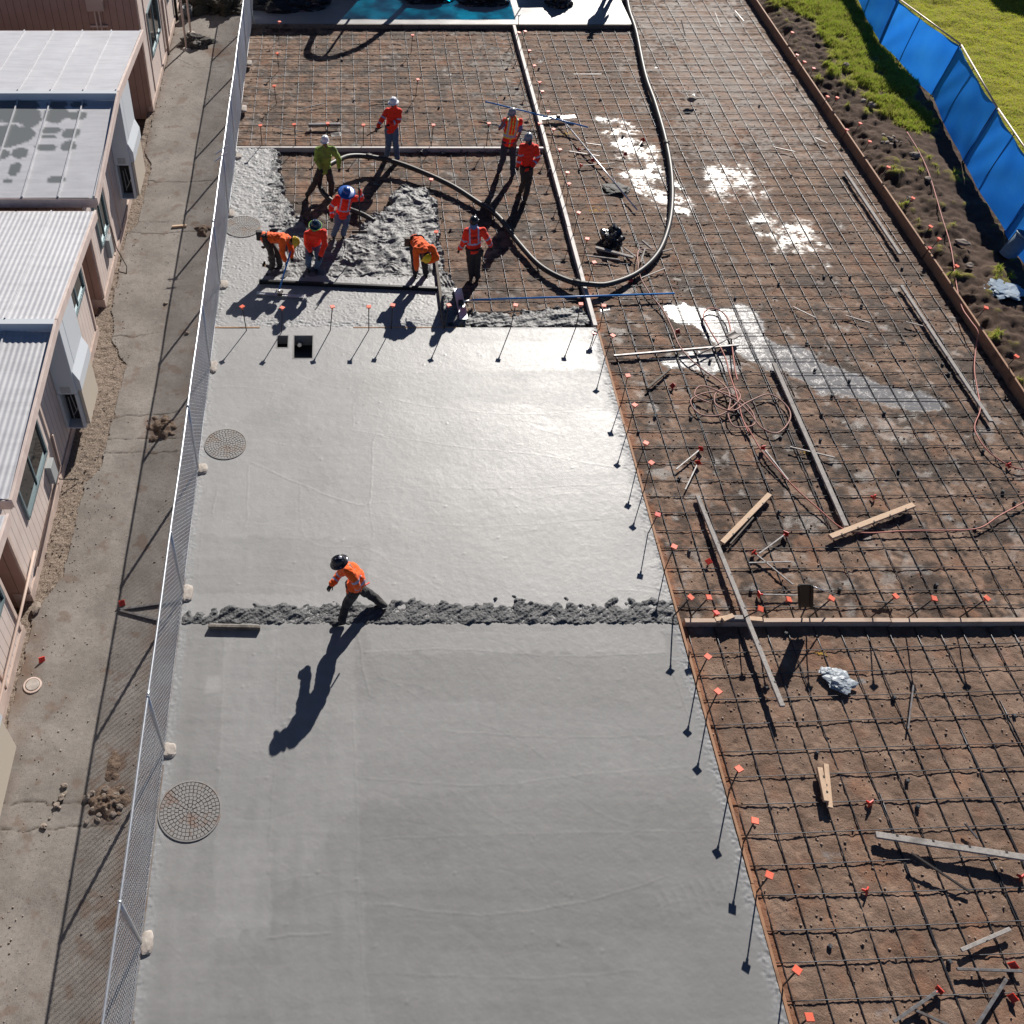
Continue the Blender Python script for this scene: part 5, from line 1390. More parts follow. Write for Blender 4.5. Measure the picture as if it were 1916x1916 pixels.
def shovel(label, hpts, hmat, blade_c, bdir, bsz, zs=(0, 0)):
    p, q = G(*hpts[0], zs[0]), G(*hpts[1], zs[1])
    o = thing('shovel', label, 'shovel', q)
    pole(o, 'handle', p, q, .017, hmat)
    bm = bmesh.new()
    d = (q - p).normalized(); sd = d.cross(Vector((0, 0, 1))).normalized(); up = sd.cross(d)
    n0 = len(bm.verts)
    prof = [(0, .35), (.12, .95), (.5, 1.0), (.85, .95), (1.0, .7)]
    V = []
    for t_, k in prof:
        V.append([bm.verts.new(q + d * bsz[1] * t_ + sd * bsz[0] * k * s_ + up * (.045 * abs(s_) - .01 * t_)) for s_ in (-1, -.5, 0, .5, 1)])
    for i in range(len(V) - 1):
        for j in range(4): bm.faces.new((V[i][j], V[i][j + 1], V[i + 1][j + 1], V[i + 1][j]))
    e = bmesh.ops.extrude_face_region(bm, geom=bm.faces[:])
    for v in [v for v in e['geom'] if isinstance(v, bmesh.types.BMVert)]: v.co += up * .006
    wobj('blade', bm, MSTEEL, o, True)
    return o
shovel('shovel with pale wooden handle lying just behind the left form', ((553, 266), (618, 256)), MWOODN, None, None, (.13, .33), (.0, .06))
shovel('square dark shovel with long handle lying across the grey straightedge and puddle', ((1294, 671), (1362, 634)), MSTAKE, None, None, (.13, .32), (-.03, -.01))
# black shovel standing behind the tan form
o = thing('square_shovel', 'black square shovel leaning upright behind the long tan form', 'shovel', (7.95, 9.9, DIRT))
T, B = G(1506, 1100, .42), G(1508, 1134, .20)
bm = bmesh.new(); 
a, b_ = GY(1494, 1094, 9.72), GY(1519, 1094, 9.72); cc, dd_ = GY(1496, 1137, 9.66), GY(1518, 1137, 9.66)
for off in (0,):
    v = [bm.verts.new(p_) for p_ in (a, b_, dd_, cc)]; f = bm.faces.new(v); e = bmesh.ops.extrude_face_region(bm, geom=[f])
    for q_ in [q_ for q_ in e['geom'] if isinstance(q_, bmesh.types.BMVert)]: q_.co.y += .02
beam(bm, a + Vector((0, -.02, 0)), cc + Vector((0, -.02, 0)), .02, .05); beam(bm, b_ + Vector((0, -.02, 0)), dd_ + Vector((0, -.02, 0)), .02, .05)
wobj('blade', bm, MBLACK, o)
pole(o, 'handle', (cc + dd_) / 2, Vector(((cc.x + dd_.x) / 2, 9.60, DIRT - .02)), .015, MSTEEL)
pole(o, 'strut', GY(1520, 1097, 9.75), G(1570, 1115, .05), .012, MALU)

# ------------------------------------------------------------------ bags, spacers, stones, spoil heaps
def crumple(name, label, cat, c, size, mat, seed, amp=.35, flat=.6, sub=4, outline=None):
    bm = bmesh.new(); vs = ball(bm, (0, 0, 0), 1.0, sub)
    for v in vs:
        n = v.co.normalized()
        k = 1 + amp * mnoise.noise(n * 1.6 + Vector((seed, 0, 0))) + amp * .6 * abs(mnoise.noise(n * 4.5 + Vector((0, seed, 0)))) - amp * .35 * abs(mnoise.noise(n * 9 + Vector((0, 0, seed))))
        p_ = n * k
        v.co = Vector((p_.x * size[0], p_.y * size[1], max(-.3, p_.z) * size[2]))
    o = obj(name, bm, mat, None, False, c)
    return tag(o, label, cat)
MCLEAR = NT('clear_film'); MCLEAR.set('Base Color', (.42, .48, .54)); MCLEAR.set('Roughness', .5); MCLEAR.set('Transmission Weight', .25); MCLEAR = MCLEAR.m
crumple('plastic_bag', 'crumpled black plastic bag on a pile of boards by the big hose', 'bag', G(1146, 447, -.02), (.27, .34, .26), MBAG, 3.3, .5)
crumple('plastic_bag', 'crumpled clear plastic bag lying on the near rebar', 'bag', G(1572, 1274, -.055), (.21, .19, .055), MCLEAR, 8.1, .6)
crumple('plastic_bag', 'wad of clear plastic trailing up left from the clear bag', 'bag', G(1547, 1256, -.06), (.13, .09, .03), MCLEAR, 5.7, .5)
crumple('plastic_sheet', 'crumpled shiny plastic sheet in the shade at the foot of the blue fence', 'plastic sheet', G(1882, 543, .03), (.42, .35, .06), M('shiny_film', (.35, .42, .48), .15), 2.2, .6)
crumple('dark_rag', 'dark wet rag lying beside the silver pole', 'rag', G(1153, 352, -.08), (.36, .28, .05), M('dark_cloth', (.02, .02, .022), .7), 6.2, .4)
bm = bmesh.new()
box(bm, (-.028, -.028, 0), (.028, .028, .065), bevel=.006); tube(bm, [Vector((-.015, 0, .06)), Vector((-.03, .02, .09))], .003, 4)
sp_me = bpy.data.meshes.new('rebar_spacer'); bm.to_mesh(sp_me); bm.free(); sp_me.materials.append(M('dark_spacer_block', (.055, .06, .068), .8, col2=(.11, .115, .12), vs=20))
spc = [(1541, 520), (1555, 520), (1590, 520), (1687, 504), (1611, 574), (1509, 644), (1688, 643), (1588, 715), (1556, 742), (1774, 702), (1762, 684), (1536, 777), (1653, 775), (1534, 825), (1838, 846), (1524, 694), (1225, 782), (1292, 784), (1194, 810), (1405, 791), (1460, 820), (1270, 897), (1457, 960), (1289, 1033), (1404, 1108), (1680, 883), (1875, 922), (1897, 943), (1823, 989), (1750, 1097), (1570, 1104), (1469, 1187), (1527, 1410), (1432, 1288), (1671, 1307), (1896, 1341), (1696, 1463), (1715, 1511), (1551, 1772), (1774, 1801), (1222, 637), (1328, 677), (1456, 533), (1375, 560), (1165, 257), (1123, 188), (1008, 130), (944, 185), (1013, 445), (640, 115), (662, 190), (633, 225), (821, 203), (843, 431), (1420, 200), (1480, 330)]
for i, (u, v) in enumerate(spc):
    c = G(u, v, DIRT - .005)
    o = bpy.data.objects.new('rebar_spacer', sp_me); COL.objects.link(o); o.location = c; o.rotation_euler = (0, 0, i * 1.3); o.scale = (1, 1, .9 + .3 * ((i * 7) % 5) / 5)
    tag(o, 'small dark concrete spacer block under the rebar mat', 'spacer', 'spacer blocks under the rebar')
def stone_mesh(seed, r):
    bm = bmesh.new(); vs = ball(bm, (0, 0, 0), r, 2)
    for v in vs:
        n = v.co.normalized(); v.co = n * r * (1 + .45 * mnoise.noise(n * 1.4 + Vector((seed, 2, 0))) + .1 * mnoise.noise(n * 4 + Vector((0, seed, 0)))); v.co.z *= .75
    me = bpy.data.meshes.new('stone'); bm.to_mesh(me); bm.free(); me.materials.append(MSTONE); return me
SM = [stone_mesh(i * 3.1, 1.0) for i in range(5)]
def stone(u, v, r, label, group, z=0.0):
    k = int(u * 3 + v) % 5
    o = bpy.data.objects.new('stone', SM[k]); COL.objects.link(o); p_ = G(u, v, z)
    o.location = p_ + Vector((0, 0, r * .55)); r *= .85; o.scale = (r, r * (1.0 + .35 * (k % 3)), r * .85); o.rotation_euler = (0, 0, u)
    return tag(o, label, 'stone', group)
for u, v, r in ((121, 1471, .05), (116, 1493, .055), (122, 1486, .03), (106, 1508, .05), (112, 1512, .03), (83, 1547, .05), (93, 1532, .02)):
    stone(u, v, r, 'tan stone lying on the open walkway near the bottom left', 'stones on the open walkway')
for u, v, r in ((163, 1495, .06), (172, 1485, .05), (197, 1478, .06), (205, 1490, .05), (213, 1500, .06), (218, 1488, .05), (190, 1505, .05), (175, 1515, .05), (200, 1518, .06), (186, 1527, .05), (212, 1525, .05), (224, 1510, .05), (162, 1540, .035), (230, 1478, .05), (195, 1492, .05), (183, 1533, .04)):
    stone(u, v, r, 'muddy stone on the spoil heap against the chain link fence', 'stones on the spoil heap')
for u, v, r in ((1652, 255, .07), (1663, 262, .09), (1671, 258, .06), (1658, 268, .07), (1675, 266, .06), (1667, 271, .05), (1650, 268, .06), (1685, 268, .05)):
    stone(u, v, r, 'pale stone in the small stone pile on the soil bank', 'stones piled on the soil bank')
for u, v, r, lab in ((310, 569, .05, 'lone tan block shaped stone on the middle of the walkway'), (350, 624, .045, 'grey stone close to the chain link fence'), (1581, 125, .12, 'grey stone by the grass edge, upper of a pair'), (1629, 201, .14, 'dark grey stone at the lower end of the grass wedge'), (1614, 192, .10, 'dark stone left of the lower grass stone'), (1293, 190, .14, 'grey rock lying right of the big hose'), (1710, 294, .13, 'dark stone touching the pink hose on the bank'), (1734, 338, .11, 'lower dark stone touching the pink hose'), (1798, 458, .13, 'white stone at the edge of the fence shadow'), (1700, 376, .10, 'pale blue white stone beside a bank stake'), (1812, 500, .10, 'small white stone right of the pink hose'), (69, 1140, .09, 'rounded grey stone by the classroom wall')):
    stone(u, v, r, lab, None)
def heap(label, u, v, rx, ry, h, seed):
    c = G(u, v, 0); X, Y = axes(c.x - rx * 1.4, c.x + rx * 1.4, c.y - ry * 1.4, c.y + ry * 1.4, .018)
    n1 = fnoise(*X.shape, .018, .12, seed); n2 = fnoise(*X.shape, .018, .035, seed + 1)
    d = np.hypot((X - c.x) / rx, (Y - c.y) / ry) + .18 * n1 + .06 * n2
    e = sstep(1.0, .15, d); Zh = -.03 + e * (h + .045) + e * (.02 * n1 + .016 * n2)
    o = gridobj('spoil_heap', X, Y, Zh, bpy.data.materials.get('spoil_earth') or M('spoil_earth', (.13, .085, .06), .95, col2=(.21, .15, .11), vs=9, bump=.9, bs=50, bd=.02), Zh > -.01)
    tag(o, label, kind='stuff'); return o
heap('dark earth spoil with stones against the fence near the bottom', 202, 1503, .42, .38, .07, 201)
heap('dark earth heap against the fence by the middle manhole lid', 305, 805, .38, .5, .10, 203)
heap('dark earth heap against the fence far up the walkway', 380, 432, .25, .35, .10, 205)
heap('dark earth smear below the second footing', 212, 1440, .22, .45, .03, 207)
# bucket beside the blue fence, small litter at the top left
c = G(1884, 478, .0)
o = thing('form_tube', 'blue grey cardboard form tube leaning by the foot of the blue fence', 'tube', c)
ax = Vector((.25, .05, 1)).normalized()
bm = bmesh.new(); lathe(bm, [(.20, 0), (.215, .62), (.195, .62), (.18, .03), (0, .03)], c, 24, ax); wobj('shell', bm, M('blue_grey_card', (.16, .25, .33), .7, col2=(.12, .19, .26), vs=8), o, True)
bm = bmesh.new(); lathe(bm, [(.216, .585), (.226, .60), (.226, .625), (.212, .63)], c, 24, ax); wobj('rim', bm, M('card_rim', (.22, .32, .40), .6), o, True)
for u, v, vt, lab in ((349, 92, -20, 'nearer of two thin pale posts standing at the far end of the walkway'), (357, 62, -30, 'farther of two thin pale posts standing at the far end of the walkway')):
    b_ = G(u, v); o = thing('thin_post', lab, 'post', b_)
    bm = bmesh.new(); tube(bm, [b_, Vector((b_.x - .02, b_.y, 2.6))], .035, 8); wobj('shaft', bm, MTRIM, o, True)
    bm = bmesh.new(); lathe(bm, [(0, .06), (.10, .05), (.16, .0), (.16, -.03)], b_, 14); wobj('foot', bm, MCONC, o)
c = G(352, 33); o = thing('bucket', 'small dark bucket beside the far classroom wall', 'bucket', c)
bm = bmesh.new(); lathe(bm, [(0, 0), (.15, 0), (.18, .36), (.165, .36), (.14, .03), (0, .03)], c, 18); wobj('pail', bm, M('bucket_grey', (.10, .11, .12), .5), o, True)
bm = bmesh.new(); tube(bm, [c + Vector((.17 * math.cos(a), .02, .35 + .12 * math.sin(a))) for a in np.linspace(0, math.pi, 9)], .005, 5); wobj('bail', bm, MGALV, o)
crumple('rubble_pile', 'dark rubble and litter at the foot of the thin posts', 'rubble', G(366, 83, .0), (.5, .35, .22), M('rubble', (.06, .055, .05), .9, col2=(.35, .32, .28), vs=9, lo=.55, hi=.7), 4.4, .7)
for k, (u, v, s_, lab) in enumerate(((535, 8, (1.35, .55, .42), 'long heap of black sheeting on the far slab by the fence'), (800, -3, (.9, .4, .3), 'low dark tool heap at the top edge of the teal wet slab'), (905, 3, (.8, .35, .28), 'second low dark heap at the top edge right of the first'), (1046, 6, (.42, .35, .45), 'rounded black bundle on the far slab left of the boots'))):
    crumple('dark_bundle', lab, 'bundle', G(u, v, .05), s_, MBAG, 11.3 + k, .45)
for k, (u, v, s_) in enumerate(((388, 12, (1.0, .6, .5)), (418, 20, (.7, .5, .5)))):
    crumple('dark_bush', ('dark scrubby heap at the top end of the walkway', 'second dark scrubby heap nearer the fence at the top')[k], 'bush', G(u, v, .0), s_, M('dark_scrub', (.03, .032, .02), .9, col2=(.06, .05, .035), vs=8) if k == 0 else bpy.data.materials['dark_scrub'], 1.4 + k, .8)

MYEL = M('yellow_spray', (.42, .24, .01), .9, col2=(.22, .13, .05), vs=25)
for u, v, rx, ry, lab in ((1112, 393, .22, .20, 'yellow sprayed mark on the earth right of the lengthwise form'), (1510, 848, .11, .06, 'yellow sprayed mark beside the long grey plank'), (1537, 1223, .15, .05, 'yellow sprayed mark above the clear plastic bag'), (1060, 250, .25, .12, 'faint yellow sprayed mark by the blue pole')):
    c = G(u, v, DIRT); X, Y = axes(c.x - rx * 1.5, c.x + rx * 1.5, c.y - ry * 1.5, c.y + ry * 1.5, .012)
    e = np.hypot((X - c.x) / rx, (Y - c.y) / ry) + .35 * fnoise(*X.shape, .012, .05, u) + .25 * fnoise(*X.shape, .012, .018, v)
    me = gridobj('paint_mark', X - c.x, Y - c.y, np.full_like(X, .012), None, e < .75, mesh_only=True)
    tag(link('paint_mark', me, MYEL, None, c), lab, 'paint mark')

# ------------------------------------------------------------------ unseen: a canopy read from its blue shade, and casters added for other shadows
def tcanopy():
    t = NT('blue_canopy_cloth'); out = t.t.nodes['Material Output']
    tr = t.n('ShaderNodeBsdfTransparent'); t.l(t.mix(t.ramp(t.noise(.9, 5, .6), .4, .6), (.0, .20, .29), (.0, .50, .66)), tr.inputs['Color'])
    t.set('Base Color', (.02, .25, .6)); t.set('Roughness', .7)
    mx = t.n('ShaderNodeMixShader'); mx.inputs[0].default_value = .9
    t.l(t.b.outputs[0], mx.inputs[1]); t.l(tr.outputs[0], mx.inputs[2]); t.l(mx.outputs[0], out.inputs[0])
    return t.m
o = thing('shade_canopy', 'blue cloth shade canopy standing beyond the far slab', 'canopy', (4.6, 41, 0))
bm = bmesh.new(); box(bm, (.2, 38.75, 2.55), (8.0, 44.0, 2.57)); wobj('cloth', bm, tcanopy(), o)
for x, y in ((1.65, 38.8), (7.95, 38.8), (1.65, 43.95), (7.95, 43.95)):
    bm = bmesh.new(); tube(bm, [Vector((x, y, 0)), Vector((x, y, 2.55))], .025, 8); wobj('leg', bm, MALU, o)
o = thing('shadow_trailer', 'unseen grey trailer shape with arched pipe, added to cast shadows on the far left bay', 'trailer', (-.2, 38, 0))  # unseen trailer shape, added to cast the upper left shadows
bm = bmesh.new(); box(bm, (-1.7, 36.9, .45), (1.2, 40.5, 1.95), bevel=.06); wobj('body', bm, M('trailer_grey', (.2, .2, .21), .5), o)
for x, y in ((-1.8, 37.6), (-1.8, 39.5), (1.3, 37.6), (1.3, 39.5)):
    bm = bmesh.new(); tube(bm, [Vector((x - .11, y, .42)), Vector((x + .11, y, .42))], .42, 20); wobj('wheel', bm, MBLACK, o)
bm = bmesh.new(); tube(bm, smooth_path([Vector(p_) for p_ in ((.6, 36.95, 1.9), (.8, 36.5, 2.5), (1.6, 36.6, 2.75), (2.6, 37.0, 2.5), (3.2, 37.5, 1.6), (3.4, 37.7, 0))], 6), .11, 10); wobj('shadow_arch', bm, MRUBBER, o, True)
bm = bmesh.new(); tube(bm, [Vector((1.45, 36.9, 1.4)), Vector((1.5, 36.6, 2.7))], .05, 8); wobj('brace', bm, MSTEEL, o)
o = thing('shadow_bin', 'unseen black box added beyond the far slab to cast a shadow', 'bin', (8.2, 38, 0))  # unseen box, added for the dark shadow on the far slab
bm = bmesh.new(); box(bm, (7.3, 37.3, .12), (9.0, 38.3, 1.0), bevel=.05); wobj('tub', bm, MBLACK, o); bm = bmesh.new(); box(bm, (7.25, 37.25, 1.0), (9.05, 38.35, 1.08), bevel=.03); wobj('bin_lid', bm, MBLACK, o)
o = thing('shadow_block', 'unseen plain block added beyond the lawn to shade its corner', 'building', (34, 46, 0))  # unseen block, added and outlined to throw the shadow over the lawn
bm = bmesh.new()
v = [bm.verts.new(p_) for p_ in ((26.8, 42.2, 0), (44, 33, 0), (44, 60, 0), (26.8, 60, 0))]; f = bm.faces.new(v); e = bmesh.ops.extrude_face_region(bm, geom=[f])
for q_ in [q_ for q_ in e['geom'] if isinstance(q_, bmesh.types.BMVert)]: q_.co.z = 4.4
wobj('wall', bm, MTRIM, o)
bm = bmesh.new(); box(bm, (26.6, 42.6, 4.4), (44.2, 60.2, 4.55)); wobj('roof', bm, MROOF, o)

# ------------------------------------------------------------------ the crew
MSKIN = M('skin_brown', (.26, .13, .085), .6, col2=(.22, .11, .07), vs=20)
MEYE = M('eye_dark', (.02, .015, .012), .4); MLIP = M('lip', (.22, .08, .065), .5)
MHAIR = M('black_hair', (.012, .010, .009), .6)
def cloth(name, c, c2, r=.85, vs=5, trans=0.0):
    t = NT(name)
    col = t.mix(t.ramp(t.noise(vs, 4), .35, .65), c, c2)
    t.set('Base Color', col); t.set('Roughness', r); t.set('Sheen Weight', .15)
    t.l(t.bump(t.noise(35, 3), .25, .01), t.b.inputs['Normal'])
    return t.m
MORANGE = cloth("hi_vis_orange", (.95, .040, .008), (.88, .030, .008))
MORANGE2 = cloth('hi_vis_yellow_orange', (.96, .14, .006), (.93, .10, .006))
MSTRIPE = M('reflective_tape', (.36, .45, .64), .4, .2)
MLIME = M('lime_tape', (.62, .70, .10), .6)
MGREEN = cloth('dirty_lime_shirt', (.30, .47, .05), (.16, .22, .05), vs=4)
MDENIM = cloth('blue_denim', (.065, .12, .21), (.10, .16, .25), vs=9)
MDENIMD = cloth('dark_denim', (.020, .032, .055), (.035, .05, .075), vs=9)
MTROUS = cloth('dark_work_trousers', (.016, .016, .018), (.035, .033, .032), vs=8)
MKHAKI = cloth('brown_work_trousers', (.06, .045, .035), (.035, .028, .024), vs=8)
MTEE = cloth('blue_tee', (.09, .19, .42), (.07, .15, .36))
MBOOT = M('rubber_boot', (.012, .012, .013), .4); MLEATH = M('tan_boot_leather', (.10, .06, .035), .7, col2=(.05, .035, .025), vs=14)
MGLOVE = M('dark_glove', (.02, .02, .022), .7)
MPRINT = M('dark_print', (.05, .02, .02), .8)
HELM = dict(white=M('white_helmet', (.78, .80, .84), .28), black=M('black_helmet', (.014, .018, .024), .22), yellow=M('yellow_helmet', (.88, .56, .01), .28), blue=M('blue_hat', (.012, .085, .36), .35), worn=M('worn_yellow_helmet', (.66, .42, .02), .4, col2=(.10, .07, .02), vs=16, lo=.56, hi=.66), slate=M('slate_helmet', (.30, .32, .35), .3), camo=M('patterned_helmet', (.02, .02, .028), .25, col2=(.35, .38, .5), vs=13, lo=.58, hi=.64), navy=M('navy_helmet', (.012, .035, .07), .18))
MLIMEB = M('lime_brim', (.22, .50, .06), .5)

def remesh(bm, name, voxel, iters=5, fac=.5):
    """voxel-merge the overlapping pieces into one continuous skin"""
    me = bpy.data.meshes.new(name); bm.to_mesh(me); bm.free()
    o = bpy.data.objects.new(name, me); COL.objects.link(o)
    r = o.modifiers.new('r', 'REMESH'); r.mode = 'VOXEL'; r.voxel_size = voxel
    s = o.modifiers.new('s', 'SMOOTH'); s.iterations = iters; s.factor = fac
    dg = bpy.context.evaluated_depsgraph_get()
    out = bpy.data.meshes.new_from_object(o.evaluated_get(dg))
    bpy.data.objects.remove(o); bpy.data.meshes.remove(me)
    out.name = name
    return out
def limb(bm, p, q, r1, r2, n=12):
    p, q = Vector(p), Vector(q)
    tube(bm, [p, q], [r1, r2], n); ball(bm, p, r1, 2); ball(bm, q, r2, 2)
def fold(me, amp, seed, f=9.0):
    """cloth folds: push vertices along their normals"""
    co = np.empty(len(me.vertices) * 3, np.float32); me.vertices.foreach_get('co', co); co = co.reshape(-1, 3)
    no = np.array([v.normal[:] for v in me.vertices], np.float32)
    d = np.array([mnoise.noise(Vector((c[0] * f + seed, c[1] * f, c[2] * f * .8))) + .5 * mnoise.noise(Vector((c[0] * f * 2.3, c[1] * f * 2.3 + seed, c[2] * f * 2))) for c in co], np.float32)
    co += no * d[:, None] * amp
    me.vertices.foreach_set('co', co.ravel()); me.update()
def seg_t(c, a, b):
    ab = b - a; t = (c - a).dot(ab) / max(1e-9, ab.length_squared)
    tc = min(1, max(0, t)); return (c - (a + ab * tc)).length, t
def person(label, y0, J, face, top=MORANGE, bottom=MTROUS, hat='white', brim='front', boots=MBOOT, stripes='full', sleeves='long', group=None, gloves=True, vest=False, print_=False, belt=True, toe=None, hood=False, headtilt=-.25, ground=DIRT, lean=0.0, bend=False):
    # the soles are on the ground: the ankles' sight lines fix how far off the figure stands
    fa, fb = G(*J['aa'][:2], ground + .085), G(*J['ab'][:2], ground + .085)
    y0 = (fa.y + fb.y) / 2 - (J['aa'][2] + J['ab'][2]) / 2 + lean
    P = {k: GY(u, v, y0 + d) for k, (u, v, d) in J.items()}
    P['aa'], P['ab'] = fa, fb
    P['pel'] = P['pel'].lerp(P['neck'], .20) if (P['neck'] - P['pel']).length > .6 else P['pel']
    root = P['pel'].copy(); root.z = min(P['aa'].z, P['ab'].z) - .07
    o = thing('person', label, 'person', root, group)
    F = Vector((face[0], face[1], 0)).normalized()
    up = (P['neck'] - P['pel']).normalized()
    sd = (P['sb'] - P['sa']); sd = (sd - up * sd.dot(up)).normalized()
    fw = up.cross(sd).normalized()
    if fw.dot(F) < 0 and abs(fw.dot(F)) > .2: pass
    # clamp shoulders to a human width
    ctr = (P['sa'] + P['sb']) / 2; hw = min(.20, max(.165, (P['sb'] - P['sa']).length / 2))
    dA = (P['sa'] - ctr); 
    P['sa'] = ctr + dA.normalized() * hw; P['sb'] = ctr - dA.normalized() * hw
    sh = P['neck'] - up * .07
    P['sa'] += (sh - (P['sa'] + P['sb']) / 2) * .5; P['sb'] += (sh - ctr) * .5
    Rm = Matrix((sd, fw, up)).transposed()
    # keep limbs at human lengths
    def reach(a, b, L0, L1):
        v = P[b] - P[a]; l = v.length
        if l < 1e-5: return
        k = min(max(l, L0), L1)
        P[b] = P[a] + v * (k / l)
    hipA = P['pel'] + (sd * -.09) - up * .02; hipB = P['pel'] + (sd * .09) - up * .02
    if (P['ka'] - hipA).length + (P['kb'] - hipB).length > (P['ka'] - hipB).length + (P['kb'] - hipA).length: hipA, hipB = hipB, hipA
    for s_, h in (('a', 'sa'), ('b', 'sb')):
        reach('s' + s_, 'e' + s_, .25, .31); reach('e' + s_, 'h' + s_, .22, .27)
    # ---- head frame
    hd = P['neck'] + (P['head'] - P['neck']).normalized() * .155
    hu = ((hd - P['neck']).normalized() + Vector((0, 0, .6))).normalized()
    hf = (F + Vector((0, 0, headtilt))); hf = (hf - hu * hf.dot(hu)).normalized(); hs = hf.cross(hu).normalized()
    Rh = Matrix((hs, hf, hu)).transposed()
    ch = P['chest'] if bend else P['pel'].lerp(P['neck'], .55)
    def spine(t):
        if t <= 0 or not bend: return P['pel'].lerp(P['neck'], t)
        t = min(t, 1.0); q_ = (ch - P['pel'] * .2025 - P['neck'] * .3025) / .495
        return P['pel'] * (1 - t) ** 2 + q_ * 2 * t * (1 - t) + P['neck'] * t * t
    # ---- body: one continuous skin
    bm = bmesh.new()
    ball(bm, hd, 1, 3, (.076, .096, .118), Rh)
    ball(bm, hd + hf * .03 - hu * .06, 1, 2, (.056, .062, .06), Rh)                 # jaw
    ball(bm, hd + hf * .098 - hu * .012, 1, 2, (.014, .020, .026), Rh)               # nose
    for s_ in (-1, 1): ball(bm, hd + hs * s_ * .078 - hu * .005 - hf * .008, 1, 2, (.012, .022, .032), Rh)
    limb(bm, P['neck'] - up * .05, hd - hu * .06, .058, .052)
    for t, wx, wy in ((0, .145, .105), (.25, .135, .10), (.5, .145, .105), (.75, .155, .11), (.92, .13, .085)):
        ball(bm, spine(t), 1, 2, (wx, wy, .12), Rm)
    for s_ in 'ab':
        S_, E_, H_ = P['s' + s_], P['e' + s_], P['h' + s_]
        limb(bm, S_, E_, .052, .040); limb(bm, E_, H_, .040, .028)
        limb(bm, ctr.lerp(S_, .4), S_, .06, .055)
    for h, k, a in ((hipA, 'ka', 'aa'), (hipB, 'kb', 'ab')):
        limb(bm, h, P[k], .082, .056); limb(bm, P[k], P[a], .054, .040); limb(bm, P['pel'], h, .09, .085)
    tdir = Vector(toe).normalized() if toe else F
    for a in ('aa', 'ab'):
        limb(bm, P[a] - Vector((0, 0, .035)) - tdir * .03, P[a] - Vector((0, 0, .05)) + tdir * .13, .035, .028)
    bod = remesh(bm, 'body', .0105, 4, .45)
    # hands: palm, four bent fingers of unequal length, thumb from the side
    bm = bmesh.new(); bm.from_mesh(bod)
    for s_, sg in (('a', -1), ('b', 1)):
        E_, H_ = P['e' + s_], P['h' + s_]
        d = (H_ - E_).normalized()
        lat = d.cross(Vector((0, 0, 1)));  lat = lat.normalized() if lat.length > .1 else sd.copy()
        pal = lat.cross(d).normalized()
        if pal.z > 0: pal = -pal
        ball(bm, H_ + d * .045, 1, 2, (.040, .052, .017), Matrix((lat, d, pal)).transposed())
        for i, (off, L) in enumerate(((-.030, .062), (-.010, .074), (.010, .070), (.029, .054))):
            b0 = H_ + d * .085 + lat * off; b1 = b0 + d * L * .5 + pal * L * .18; b2 = b1 + d * L * .22 + pal * L * .42
            tube(bm, [b0 - d * .02, b0, b1, b2], [.0095, .0095, .0085, .0065], 6)
        b0 = H_ + d * .03 + lat * -.036 * sg; b1 = b0 + d * .030 - lat * .022 * sg + pal * .012; b2 = b1 + d * .026 + pal * .016
        tube(bm, [b0, b1, b2], [.012, .010, .008], 6)
    L_ = local(o)
    for f in bm.faces:
        c = f.calc_center_median()
        q = c - hd
        m = 0
        x, y, z = q.dot(hs), q.dot(hf), q.dot(hu)
        if y > .06 and abs(abs(x) - .032) < .013 and abs(z - .022) < .008: m = 1
        elif y > .06 and abs(x) < .026 and abs(z + .055) < .008: m = 2
        elif gloves and min((c - P['ha']).length, (c - P['hb']).length) < .16 and (min(seg_t(c, P['ea'], P['ha'])[1], 9) > .88 or min(seg_t(c, P['eb'], P['hb'])[1], 9) > .88): m = 3
        f.material_index = m
    bm.transform(L_); bm.to_mesh(bod); bm.free()
    bod.polygons.foreach_set('use_smooth', [True] * len(bod.polygons))
    link('body', bod, [MSKIN, MEYE, MLIP, MGLOVE], o)
    # ---- hair under the hat
    bm = bmesh.new(); ball(bm, hd - hf * .012 + hu * .022, 1, 3, (.082, .098, .108), Rh)
    bmesh.ops.delete(bm, geom=[v for v in bm.verts if (v.co - hd).dot(hf) > .045 and (v.co - hd).dot(hu) < .06 or (v.co - hd).dot(hu) < -.055], context='VERTS')
    wobj('hair', bm, MHAIR, o, True)
    # ---- jacket
    def top_mesh(name, grow, arms, mats, hem=.10):
        bm = bmesh.new()
        for t, wx, wy in ((-.10 * (hem / .10), .19, .145), (.08, .185, .14), (.25, .182, .136), (.42, .188, .138), (.60, .196, .14), (.78, .200, .138), (.92, .165, .102), (1.0, .095, .075)):
            ball(bm, spine(t), 1, 2, (wx + grow, wy + grow, .105), Rm)
        for s_ in 'ab':
            S_, E_, H_ = P['s' + s_], P['e' + s_], P['h' + s_]
            limb(bm, ctr.lerp(S_, .55) - up * .01, S_, .092 + grow, .084 + grow)
            if arms == 'long':
                limb(bm, S_, E_, .090, .074); W_ = E_.lerp(H_, .93); limb(bm, E_, W_, .074, .058)
            elif arms == 'short': limb(bm, S_, S_.lerp(E_, .75), .076, .070)
        me = remesh(bm, name, .013, 4, .5); fold(me, .020, y0 * 3 + J['head'][0] * .1)
        return me
